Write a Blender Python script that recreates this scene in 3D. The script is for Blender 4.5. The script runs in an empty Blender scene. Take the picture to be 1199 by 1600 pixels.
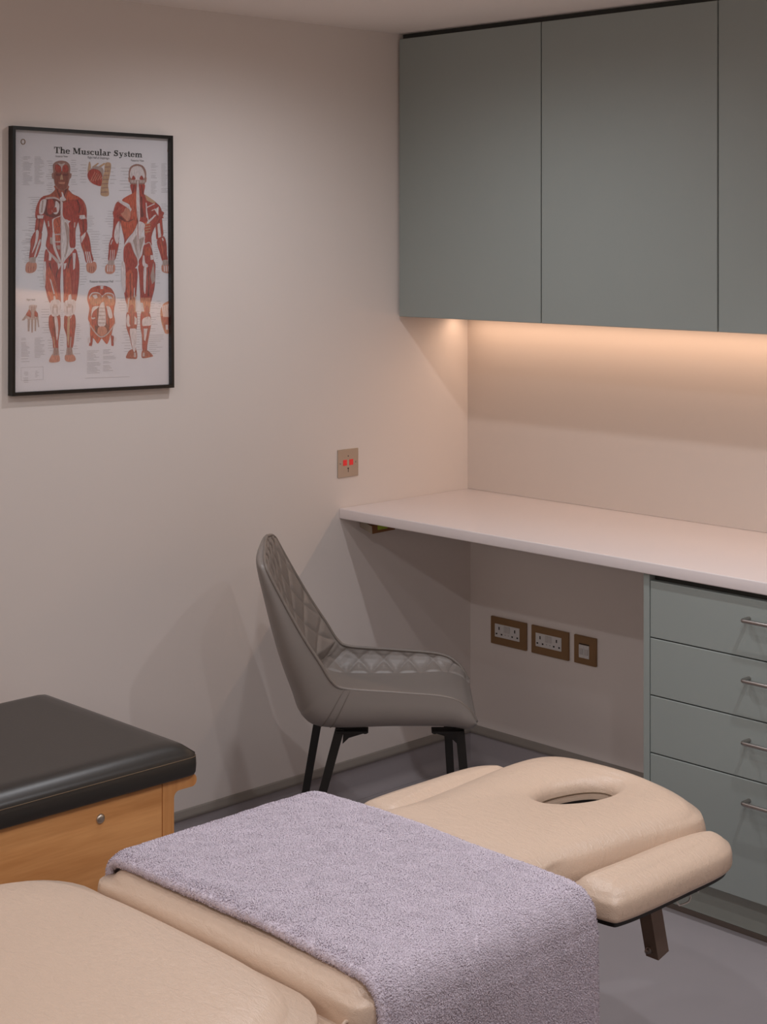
import bpy, bmesh, math, random
import numpy as np
from mathutils import Vector, Matrix, Euler

random.seed(7)
rng = np.random.default_rng(11)
SC = bpy.context.scene
COL = SC.collection
PI = math.pi
# ------------------------------------------------------------------ light and colour settings
EXPOSURE = 0.16
DOWNLIGHTS = [(0.70, -1.10, 19, 172, 1.0), (2.17, -1.10, 29, 124, 0.7), (1.22, -1.70, 15.5, 165, 0.9), (2.6, -2.1, 26, 140, 0.7),
              (1.0, -2.95, 9, 174, 0.6), (2.5, -2.95, 26, 174, 0.6)]
FILL_W = 12  # power of the added fill light behind the camera
FILL_COL = (1.0, 0.90, 0.84)
DOWN_COL = (0.94, 0.95, 1.0)
STRIP_W = 4.0
STRIP_COL = (1.0, 0.68, 0.48)
C_WALL = (222, 212, 205)
C_CEIL = (242, 234, 228)
C_SPLASH = (205, 192, 182)
C_FLOOR = (160, 153, 155)
C_CAP = (140, 132, 124)
C_CAB = (145, 152, 148)
C_PLINTH = (150, 154, 146)
C_COUNTER = (222, 212, 210)
C_BRONZE = (142, 110, 76)
C_LEATHER = (207, 183, 162)
C_CHAIR = (128, 120, 114)
C_COUCH = (46, 42, 38)
C_WOOD1 = (222, 160, 100)
C_WOOD2 = (198, 134, 76)
C_TOWEL = (210, 200, 210)
# ------------------------------------------------------------------ placed dimensions
GLASS_TILT = (0.0088, 0.0030)
BOLT_Y, BOLT_Z = -1.897, 0.462
LEGX0, LEGX1, LEGY1, LEGZ = 1.195, 1.945, -2.310, .623
HEADZ0, HEADZ1 = .565, .632
HEAD_OUT = [(1.44, -1.86), (1.80, -1.86), (1.815, -1.72), (1.835, -1.55), (1.855, -1.40), (1.835, -1.335), (1.74, -1.285), (1.62, -1.265), (1.505, -1.270), (1.432, -1.305), (1.408, -1.40), (1.425, -1.60), (1.435, -1.72)]
HOLE_C, HOLE_R, HOLE_A = (1.623, -1.443), (.083, .046), 1.33
ARM_R = [(1.838, -1.722), (1.925, -1.738), (1.947, -1.70), (1.949, -1.55), (1.943, -1.42), (1.90, -1.362), (1.855, -1.375), (1.838, -1.45), (1.834, -1.60)]
ARM_L = [(3.264 - x, y) for x, y in ARM_R][::-1]
ARMZ_R = (.555, .610)
ARMZ_L = (.555, .610)
TUBE0 = (1.905, -1.600, .550)
TUBE1 = (1.905, -1.575, .452)
PILE_N = 260000
GLASS_F0 = 0.13

# ------------------------------------------------------------------ camera
TH = math.radians(45.9)
cam_d = bpy.data.cameras.new('camera')
cam = bpy.data.objects.new('camera', cam_d)
COL.objects.link(cam)
cam.location = (3.584, -3.846, 1.66)
cam.rotation_euler = (PI / 2, 0, TH)
cam_d.sensor_width = 36
cam_d.lens = 2580 / 1600 * 36
cam_d.shift_y = -429 / 1600
cam_d.clip_start = 0.05
SC.camera = cam

# ------------------------------------------------------------------ exposure, world
SC.view_settings.view_transform = 'Standard'
SC.view_settings.look = 'None'
SC.view_settings.gamma = 1
SC.view_settings.exposure = EXPOSURE
SC.cycles.use_denoising = True
SC.cycles.max_bounces = 10
SC.cycles.diffuse_bounces = 6
SC.cycles.sample_clamp_indirect = 4
w = bpy.data.worlds.new('world')
SC.world = w
w.use_nodes = True
w.node_tree.nodes['Background'].inputs[0].default_value = (0.05, 0.05, 0.05, 1)
w.node_tree.nodes['Background'].inputs[1].default_value = 0.2

# ------------------------------------------------------------------ ceiling downlights and strip light
CEIL = 2.28
for (x, y, p, deg, bl) in DOWNLIGHTS:
    ld = bpy.data.lights.new('downlight', 'SPOT')
    ld.spot_size = math.radians(deg)
    ld.spot_blend = bl
    ld.shadow_soft_size = 0.022
    ld.energy = p
    ld.color = DOWN_COL
    lo = bpy.data.objects.new('downlight', ld)
    lo.location = (x, y, CEIL - 0.02)
    COL.objects.link(lo)
# fill light added at the wall behind the camera to lift the room
ld = bpy.data.lights.new('fill_light', 'AREA')
ld.shape = 'RECTANGLE'
ld.size = 2.6
ld.size_y = 0.52
ld.energy = FILL_W
ld.color = FILL_COL
lo = bpy.data.objects.new('fill_light', ld)
lo.location = (2.2, -5.20, 1.92)
lo.rotation_euler = (PI / 2, 0, 0)
COL.objects.link(lo)
ld = bpy.data.lights.new('strip_light', 'AREA')
ld.shape = 'RECTANGLE'
ld.size = 3.44
ld.size_y = 0.012
ld.energy = STRIP_W
ld.color = STRIP_COL
lo = bpy.data.objects.new('strip_light', ld)
lo.location = (0.03 + 1.72, -0.066, 1.4135)
COL.objects.link(lo)

# ------------------------------------------------------------------ materials
def srgb(c):
    return tuple(((v / 255) / 12.92 if v / 255 <= 0.04045 else ((v / 255 + 0.055) / 1.055) ** 2.4) for v in c) + (1,)

def mat(name, col, rough=0.6, metal=0.0, spec=0.5, noise=0.0, nscale=20, bump=0.0, bscale=100, coat=0.0, detail=4):
    m = bpy.data.materials.new(name)
    m.use_nodes = True
    nt = m.node_tree
    b = nt.nodes['Principled BSDF']
    c = srgb(col)
    b.inputs['Base Color'].default_value = c
    b.inputs['Roughness'].default_value = rough
    b.inputs['Metallic'].default_value = metal
    b.inputs['Specular IOR Level'].default_value = spec
    b.inputs['Coat Weight'].default_value = coat
    if noise or bump:
        tc = nt.nodes.new('ShaderNodeTexCoord')
    if noise:
        n = nt.nodes.new('ShaderNodeTexNoise')
        n.inputs['Scale'].default_value = nscale
        n.inputs['Detail'].default_value = detail
        nt.links.new(tc.outputs['Object'], n.inputs['Vector'])
        mx = nt.nodes.new('ShaderNodeMix')
        mx.data_type = 'RGBA'
        mx.inputs[6].default_value = tuple(v * (1 - noise) for v in c[:3]) + (1,)
        mx.inputs[7].default_value = tuple(min(1, v * (1 + noise)) for v in c[:3]) + (1,)
        nt.links.new(n.outputs['Fac'], mx.inputs[0])
        nt.links.new(mx.outputs[2], b.inputs['Base Color'])
    if bump:
        n2 = nt.nodes.new('ShaderNodeTexNoise')
        n2.inputs['Scale'].default_value = bscale
        n2.inputs['Detail'].default_value = 5
        nt.links.new(tc.outputs['Object'], n2.inputs['Vector'])
        bp = nt.nodes.new('ShaderNodeBump')
        bp.inputs['Strength'].default_value = bump
        bp.inputs['Distance'].default_value = 0.002
        nt.links.new(n2.outputs['Fac'], bp.inputs['Height'])
        nt.links.new(bp.outputs['Normal'], b.inputs['Normal'])
    return m

def leather(name, col, rough, wrinkle=0.35):
    m = mat(name, col, rough, spec=0.5, noise=0.05, nscale=6)
    nt = m.node_tree
    b = nt.nodes['Principled BSDF']
    tc = nt.nodes.new('ShaderNodeTexCoord')
    mp = nt.nodes.new('ShaderNodeMapping')
    mp.inputs['Scale'].default_value = (1, 2.3, 1)
    mp.inputs['Rotation'].default_value = (0, 0, 0.5)
    nt.links.new(tc.outputs['Object'], mp.inputs['Vector'])
    n = nt.nodes.new('ShaderNodeTexNoise')
    n.inputs['Scale'].default_value = 38
    n.inputs['Detail'].default_value = 6
    n.inputs['Distortion'].default_value = 1.2
    nt.links.new(mp.outputs[0], n.inputs['Vector'])
    v = nt.nodes.new('ShaderNodeTexVoronoi')
    v.inputs['Scale'].default_value = 520
    nt.links.new(tc.outputs['Object'], v.inputs['Vector'])
    ad = nt.nodes.new('ShaderNodeMath')
    ad.operation = 'MULTIPLY_ADD'
    ad.inputs[1].default_value = 0.18
    nt.links.new(v.outputs['Distance'], ad.inputs[0])
    nt.links.new(n.outputs['Fac'], ad.inputs[2])
    bp = nt.nodes.new('ShaderNodeBump')
    bp.inputs['Strength'].default_value = wrinkle
    bp.inputs['Distance'].default_value = 0.003
    nt.links.new(ad.outputs[0], bp.inputs['Height'])
    nt.links.new(bp.outputs['Normal'], b.inputs['Normal'])
    return m

def wood(name, c1, c2, axis='y'):
    m = mat(name, c1, 0.42)
    nt = m.node_tree
    b = nt.nodes['Principled BSDF']
    tc = nt.nodes.new('ShaderNodeTexCoord')
    mp = nt.nodes.new('ShaderNodeMapping')
    s = {'y': (14, 0.9, 14), 'z': (14, 14, 0.9)}[axis]
    mp.inputs['Scale'].default_value = s
    nt.links.new(tc.outputs['Object'], mp.inputs['Vector'])
    n = nt.nodes.new('ShaderNodeTexNoise')
    n.inputs['Scale'].default_value = 1.6
    n.inputs['Detail'].default_value = 5
    n.inputs['Distortion'].default_value = 0.6
    nt.links.new(mp.outputs[0], n.inputs['Vector'])
    mp2 = nt.nodes.new('ShaderNodeMapping')
    mp2.inputs['Scale'].default_value = {'y': (200, 14, 200), 'z': (200, 200, 14)}[axis]
    nt.links.new(tc.outputs['Object'], mp2.inputs['Vector'])
    n2 = nt.nodes.new('ShaderNodeTexNoise')
    n2.inputs['Scale'].default_value = 1.0
    n2.inputs['Detail'].default_value = 2
    nt.links.new(mp2.outputs[0], n2.inputs['Vector'])
    ad = nt.nodes.new('ShaderNodeMath')
    ad.operation = 'MULTIPLY_ADD'
    ad.inputs[1].default_value = 0.3
    nt.links.new(n2.outputs['Fac'], ad.inputs[0])
    nt.links.new(n.outputs['Fac'], ad.inputs[2])
    r = nt.nodes.new('ShaderNodeValToRGB')
    r.color_ramp.elements[0].position = 0.45
    r.color_ramp.elements[0].color = srgb(c2)
    r.color_ramp.elements[1].position = 0.85
    r.color_ramp.elements[1].color = srgb(c1)
    nt.links.new(ad.outputs[0], r.inputs['Fac'])
    nt.links.new(r.outputs['Color'], b.inputs['Base Color'])
    return m

M = {}
M['wall'] = mat('wall_paint', C_WALL, 0.75, noise=0.012, nscale=3, bump=0.06, bscale=350)
M['wall_white'] = mat('white_paint', (236, 230, 224), 0.8, noise=0.01, nscale=3)
M['ceiling'] = mat('ceiling_paint', C_CEIL, 0.85, noise=0.01, nscale=3)
M['splash'] = mat('splashback_laminate', C_SPLASH, 0.5, noise=0.01, nscale=4)
M['floor'] = mat('floor_vinyl', C_FLOOR, 0.45, noise=0.05, nscale=5, bump=0.04, bscale=200)
M['cap'] = mat('skirting_cap', C_CAP, 0.4, noise=0.05, nscale=15)
M['cabinet'] = mat('sage_lacquer', C_CAB, 0.5, noise=0.015, nscale=6, bump=0.03, bscale=500)
M['carcass'] = mat('carcass_dark', (52, 52, 48), 0.7)
M['plinth'] = mat('plinth_laminate', C_PLINTH, 0.4, noise=0.02, nscale=6)
M['counter'] = mat('counter_solid_surface', C_COUNTER, 0.28, noise=0.01, nscale=40)
M['tube_bronze'] = mat('oxidised_steel', (118, 100, 88), 0.4, metal=0.6, noise=0.1, nscale=40)
M['steel'] = mat('brushed_steel', (176, 170, 166), 0.32, metal=1.0, bump=0.05, bscale=300)
M['nickel'] = mat('satin_nickel', (196, 184, 170), 0.36, metal=1.0, bump=0.04, bscale=300)
M['bronze'] = mat('brushed_bronze', C_BRONZE, 0.42, metal=0.55, noise=0.06, nscale=60)
M['socket'] = mat('white_plastic', (205, 200, 196), 0.35)
M['rocker'] = mat('rocker_plastic', (188, 182, 178), 0.3)
M['hole'] = mat('dark_slot', (18, 16, 15), 0.7)
M['black'] = mat('black_paint', (22, 19, 16), 0.4, noise=0.1, nscale=30)
M['frame'] = mat('frame_black', (20, 15, 10), 0.38, noise=0.1, nscale=40)
M['leather'] = leather('beige_vinyl', C_LEATHER, 0.33, 0.55)
M['chair'] = leather('grey_vinyl', C_CHAIR, 0.42, 0.08)
M['piping'] = mat('piping_vinyl', (118, 109, 102), 0.42)
M['stitch'] = mat('stitch_thread', (114, 104, 96), 0.8)
M['couch'] = leather('black_vinyl', C_COUCH, 0.34, 0.05)
M['seam'] = mat('seam_thread', (120, 100, 78), 0.8)
M['wood'] = wood('beech', C_WOOD1, C_WOOD2, 'y')
M['wood_v'] = wood('beech_upright', C_WOOD1, C_WOOD2, 'z')
M['towel'] = mat('terry_cotton', C_TOWEL, 0.95, spec=0.1, noise=0.12, nscale=14, detail=8)
M['terry'] = mat('terry_loops', C_TOWEL, 0.95, spec=0.05, noise=0.10, nscale=30, detail=8)
M['card'] = mat('brown_card', (120, 78, 40), 0.7, noise=0.1, nscale=50)
M['card_pale'] = mat('pale_card', (150, 138, 122), 0.7)
M['lime'] = mat('lime_label', (150, 165, 40), 0.6)
M['seal'] = mat('plinth_seal', (96, 84, 76), 0.6)
M['white_tube'] = mat('white_cable', (210, 205, 200), 0.4)

def emit_mat(name, col, s):
    m = bpy.data.materials.new(name)
    m.use_nodes = True
    b = m.node_tree.nodes['Principled BSDF']
    b.inputs['Base Color'].default_value = srgb(col)
    b.inputs['Emission Color'].default_value = srgb(col)
    b.inputs['Emission Strength'].default_value = s
    return m
M['red_led'] = emit_mat('red_indicator', (225, 48, 48), 0.12)
M['fill_glow'] = emit_mat('glowing_fill_face', (226, 214, 206), 0.12)  # glowing face of the added fill panel
M['led'] = emit_mat('strip_diffuser', (255, 214, 178), 1.5)

# ------------------------------------------------------------------ mesh helpers
def link_mesh(name, verts, faces, mats, parent=None, smooth=False, fmat=None, world=True, angle=None):
    me = bpy.data.meshes.new(name)
    v = [tuple(map(float, p)) for p in verts]
    if parent is not None and world:
        L = parent['_base'] if '_base' in parent else (0, 0, 0)
        v = [(p[0] - L[0], p[1] - L[1], p[2] - L[2]) for p in v]
    me.from_pydata(v, [], [tuple(int(i) for i in f) for f in faces])
    if not isinstance(mats, (list, tuple)):
        mats = [mats]
    for m in mats:
        me.materials.append(m)
    if fmat is not None:
        me.polygons.foreach_set('material_index', list(fmat))
    bm = bmesh.new()
    bm.from_mesh(me)
    bmesh.ops.recalc_face_normals(bm, faces=bm.faces)
    bm.to_mesh(me)
    bm.free()
    if smooth:
        me.polygons.foreach_set('use_smooth', [True] * len(me.polygons))
        if angle:
            me.set_sharp_from_angle(angle=math.radians(angle))
    me.update()
    o = bpy.data.objects.new(name, me)
    COL.objects.link(o)
    if parent is not None:
        o.parent = parent
    return o

BASES = {}
def thing(name, label, cat, loc=(0, 0, 0), rz=0, group=None):
    o = bpy.data.objects.new(name, None)
    COL.objects.link(o)
    o.empty_display_size = 0.05
    o.location = loc
    o.rotation_euler = (0, 0, rz)
    o['label'] = label
    o['category'] = cat
    if group:
        o['group'] = group
    o['_base'] = tuple(loc)
    return o

def tag(o, label, cat, group=None):
    o['label'] = label
    o['category'] = cat
    if group:
        o['group'] = group
    return o

def struct(o):
    o['kind'] = 'structure'
    return o

def nest(o, parent):
    """make o (whose vertices are relative to its thing) a sub-part of parent, a sibling at the same origin"""
    o.parent = parent
    return o

class MB:
    """collects shapes into one mesh"""
    def __init__(s):
        s.v = []; s.f = []; s.m = []
    def add(s, verts, faces, mi=0):
        k = len(s.v)
        s.v += [tuple(p) for p in verts]
        s.f += [tuple(i + k for i in f) for f in faces]
        s.m += [mi] * len(faces)
        return s
    def box(s, x0, x1, y0, y1, z0, z1, r=0.0, seg=2, mi=0, M4=None):
        bm = bmesh.new()
        bmesh.ops.create_cube(bm, size=1)
        for v in bm.verts:
            v.co = Vector(((x0 + x1) / 2 + v.co.x * (x1 - x0), (y0 + y1) / 2 + v.co.y * (y1 - y0), (z0 + z1) / 2 + v.co.z * (z1 - z0)))
        if r > 0:
            bmesh.ops.bevel(bm, geom=bm.edges[:], offset=r, segments=seg, profile=0.5, affect='EDGES')
        if M4 is not None:
            bm.transform(M4)
        bm.verts.index_update()
        s.add([v.co[:] for v in bm.verts], [[v.index for v in f.verts] for f in bm.faces], mi)
        bm.free()
        return s
    def tube(s, pts, r, n=10, cap=True, mi=0, closed=False):
        P = [Vector(p) for p in pts]
        N = len(P)
        rings = []
        up = None
        for i in range(N):
            if closed:
                t = (P[(i + 1) % N] - P[i - 1]).normalized()
            else:
                t = (P[min(i + 1, N - 1)] - P[max(i - 1, 0)]).normalized()
            if up is None:
                a = Vector((0, 0, 1)) if abs(t.z) < 0.9 else Vector((1, 0, 0))
                up = (a - t * a.dot(t)).normalized()
            else:
                up = (up - t * up.dot(t)).normalized()
            sd = t.cross(up)
            rr = r[i] if isinstance(r, (list, tuple)) else r
            rings.append([P[i] + (up * math.cos(2 * PI * k / n) + sd * math.sin(2 * PI * k / n)) * rr for k in range(n)])
        verts = [p[:] for R_ in rings for p in R_]
        faces = []
        for i in range(N if closed else N - 1):
            j = (i + 1) % N
            for k in range(n):
                faces.append((i * n + k, i * n + (k + 1) % n, j * n + (k + 1) % n, j * n + k))
        if cap and not closed:
            faces.append(tuple(range(n)))
            faces.append(tuple((N - 1) * n + k for k in range(n)))
        return s.add(verts, faces, mi)
    def bar(s, p0, p1, a, b, side, mi=0, a1=None, b1=None):
        """square bar from p0 to p1; a along side, b across"""
        p0, p1 = Vector(p0), Vector(p1)
        t = (p1 - p0).normalized()
        sd = Vector(side)
        sd = (sd - t * sd.dot(t)).normalized()
        up = t.cross(sd)
        vs = []
        for p, aa, bb in ((p0, a, b), (p1, a1 or a, b1 or b)):
            for sx, sy in ((-1, -1), (1, -1), (1, 1), (-1, 1)):
                vs.append((p + sd * sx * aa / 2 + up * sy * bb / 2)[:])
        return s.add(vs, [(0, 1, 2, 3), (4, 5, 6, 7), (0, 1, 5, 4), (1, 2, 6, 5), (2, 3, 7, 6), (3, 0, 4, 7)], mi)
    def prism(s, poly, axis, c0, c1, mi=0):
        """extrude a 2D polygon; axis 'x': poly is (y,z); 'y': (x,z); 'z': (x,y)"""
        n = len(poly)
        def P(a, b, c):
            return {'x': (c, a, b), 'y': (a, c, b), 'z': (a, b, c)}[axis]
        vs = [P(a, b, c0) for a, b in poly] + [P(a, b, c1) for a, b in poly]
        fs = [tuple(range(n)), tuple(range(2 * n - 1, n - 1, -1))] + [(i, (i + 1) % n, n + (i + 1) % n, n + i) for i in range(n)]
        return s.add(vs, fs, mi)
    def lathe(s, c, axis, prof, n=20, mi=0):
        """prof: (radius, height along axis)"""
        c = Vector(c); ax = Vector(axis).normalized()
        a = Vector((0, 0, 1)) if abs(ax.z) < 0.9 else Vector((1, 0, 0))
        u = (a - ax * a.dot(ax)).normalized(); v = ax.cross(u)
        vs = []; fs = []
        for (r, h) in prof:
            for k in range(n):
                vs.append((c + ax * h + (u * math.cos(2 * PI * k / n) + v * math.sin(2 * PI * k / n)) * r)[:])
        for i in range(len(prof) - 1):
            for k in range(n):
                fs.append((i * n + k, i * n + (k + 1) % n, (i + 1) * n + (k + 1) % n, (i + 1) * n + k))
        fs.append(tuple(range(n))); fs.append(tuple((len(prof) - 1) * n + k for k in range(n)))
        return s.add(vs, fs, mi)
    def grid(s, G, mi=0, closed_u=False, closed_v=False):
        """G: array (a,b,3)"""
        a, b = G.shape[:2]
        fs = []
        for i in range(a if closed_u else a - 1):
            for j in range(b if closed_v else b - 1):
                i2, j2 = (i + 1) % a, (j + 1) % b
                fs.append((i * b + j, i * b + j2, i2 * b + j2, i2 * b + j))
        return s.add(G.reshape(-1, 3).tolist(), fs, mi)
    def build(s, name, mats, parent=None, smooth=False, world=True, angle=None):
        return link_mesh(name, s.v, s.f, mats, parent, smooth, s.m, world, angle)

def rbox(name, m, parent, x0, x1, y0, y1, z0, z1, r=0.002, seg=2, smooth=False):
    return MB().box(x0, x1, y0, y1, z0, z1, r, seg).build(name, m, parent, smooth)

def interp(P, n, closed=False):
    """Catmull-Rom resample of points (array k,d) to n"""
    P = np.asarray(P, float)
    if closed:
        Q = np.vstack([P[-1], P, P[0], P[1]])
    else:
        Q = np.vstack([2 * P[0] - P[1], P, 2 * P[-1] - P[-2]])
    segs = len(Q) - 3
    ts = np.linspace(0, segs, n, endpoint=not closed)
    out = []
    for t in ts:
        i = min(int(t), segs - 1); f = t - i
        p0, p1, p2, p3 = Q[i:i + 4]
        out.append(0.5 * (2 * p1 + (p2 - p0) * f + (2 * p0 - 5 * p1 + 4 * p2 - p3) * f ** 2 + (3 * p1 - p0 - 3 * p2 + p3) * f ** 3))
    return np.array(out)

def resample(P, n, closed=True):
    """uniform arc-length resample of a polyline"""
    P = np.asarray(P, float)
    if closed:
        P = np.vstack([P, P[:1]])
    d = np.r_[0, np.cumsum(np.linalg.norm(np.diff(P, axis=0), axis=1))]
    t = np.linspace(0, d[-1], n, endpoint=not closed)
    return np.stack([np.interp(t, d, P[:, k]) for k in range(P.shape[1])], 1)

def rounded_rect(x0, x1, y0, y1, r, k=8):
    if not isinstance(r, (list, tuple)):
        r = [r] * 4
    pts = []
    for (cx, cy, a0, rr) in ((x1 - r[0], y0 + r[0], -PI / 2, r[0]), (x1 - r[1], y1 - r[1], 0, r[1]), (x0 + r[2], y1 - r[2], PI / 2, r[2]), (x0 + r[3], y0 + r[3], PI, r[3])):
        for i in range(k + 1):
            a = a0 + PI / 2 * i / k
            pts.append((cx + rr * math.cos(a), cy + rr * math.sin(a)))
    return np.array(pts)

def inset(P, d):
    """offset a closed CCW outline inwards by d; loops that would cross themselves are bridged"""
    t = np.roll(P, -1, 0) - np.roll(P, 1, 0)
    t /= np.linalg.norm(t, axis=1)[:, None] + 1e-12
    n = np.stack([-t[:, 1], t[:, 0]], 1)
    Q = P + n * d
    if d <= 0.004:
        return Q
    dist = np.linalg.norm(Q[:, None, :] - P[None, :, :], axis=2).min(1)
    step = np.linalg.norm(np.roll(P, -1, 0) - P, axis=1).max()
    ok = dist > d * 0.985 - step * 0.05
    if ok.all() or ok.sum() < 8:
        return Q
    i = np.arange(len(P))
    k = i[ok]
    xp = np.r_[k - len(P), k, k + len(P)]
    for c in range(2):
        Q[:, c] = np.interp(i, xp, np.tile(Q[ok, c], 3))
    for _ in range(3):
        Q = np.where(ok[:, None], Q, (np.roll(Q, 1, 0) + np.roll(Q, -1, 0)) / 2)
    return Q

def settle(G, first, last=None, n=30):
    """relax the padded top so the foam shows no hard creases; G is (rings, N, 3)"""
    last = len(G) if last is None else last
    for _ in range(n):
        A = G.copy()
        A[first:last] = (np.roll(G, 1, 1) + np.roll(G, -1, 1))[first:last] * .25 + G[first:last] * .5
        up = np.vstack([G[1:], G[-1:]]); dn = np.vstack([G[:1], G[:-1]])
        A[first:last, :, 2] = A[first:last, :, 2] * .5 + (up[first:last, :, 2] + dn[first:last, :, 2]) * .25
        G = A
    return G

def cushion_grid(outline, z0, z1, r_top, r_bot=0.012, dome=0.006, N=160, lean=0.0):
    """padded cushion: rounded top, side, small bottom roll. returns list of rings (N,3), bottom to top centre"""
    P = resample(outline, N)
    c = P.mean(0)
    rings = []
    def ring(d, z, s=1.0):
        Q = inset(P, d)
        Q = c + (Q - c) * s
        rings.append(np.column_stack([Q, np.full(N, z)]))
    ring(r_bot * 2.5, z0)
    for a in np.linspace(0, PI / 2, 5):
        ring(r_bot * (1 - math.sin(a)), z0 + r_bot * (1 - math.cos(a)))
    rh = min(r_top, z1 - z0 - r_bot)
    for a in np.linspace(0, PI / 2, 12)[1:]:
        ring(r_top * (1 - math.cos(a)), z1 - rh + rh * math.sin(a))
    base = inset(P, r_top)
    for s in np.linspace(1, 0, 14)[1:]:
        Q = c + (base - c) * s
        rings.append(np.column_stack([Q, np.full(N, z1 + dome * (1 - s ** 2))]))
    return settle(np.array(rings), 9)
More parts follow.
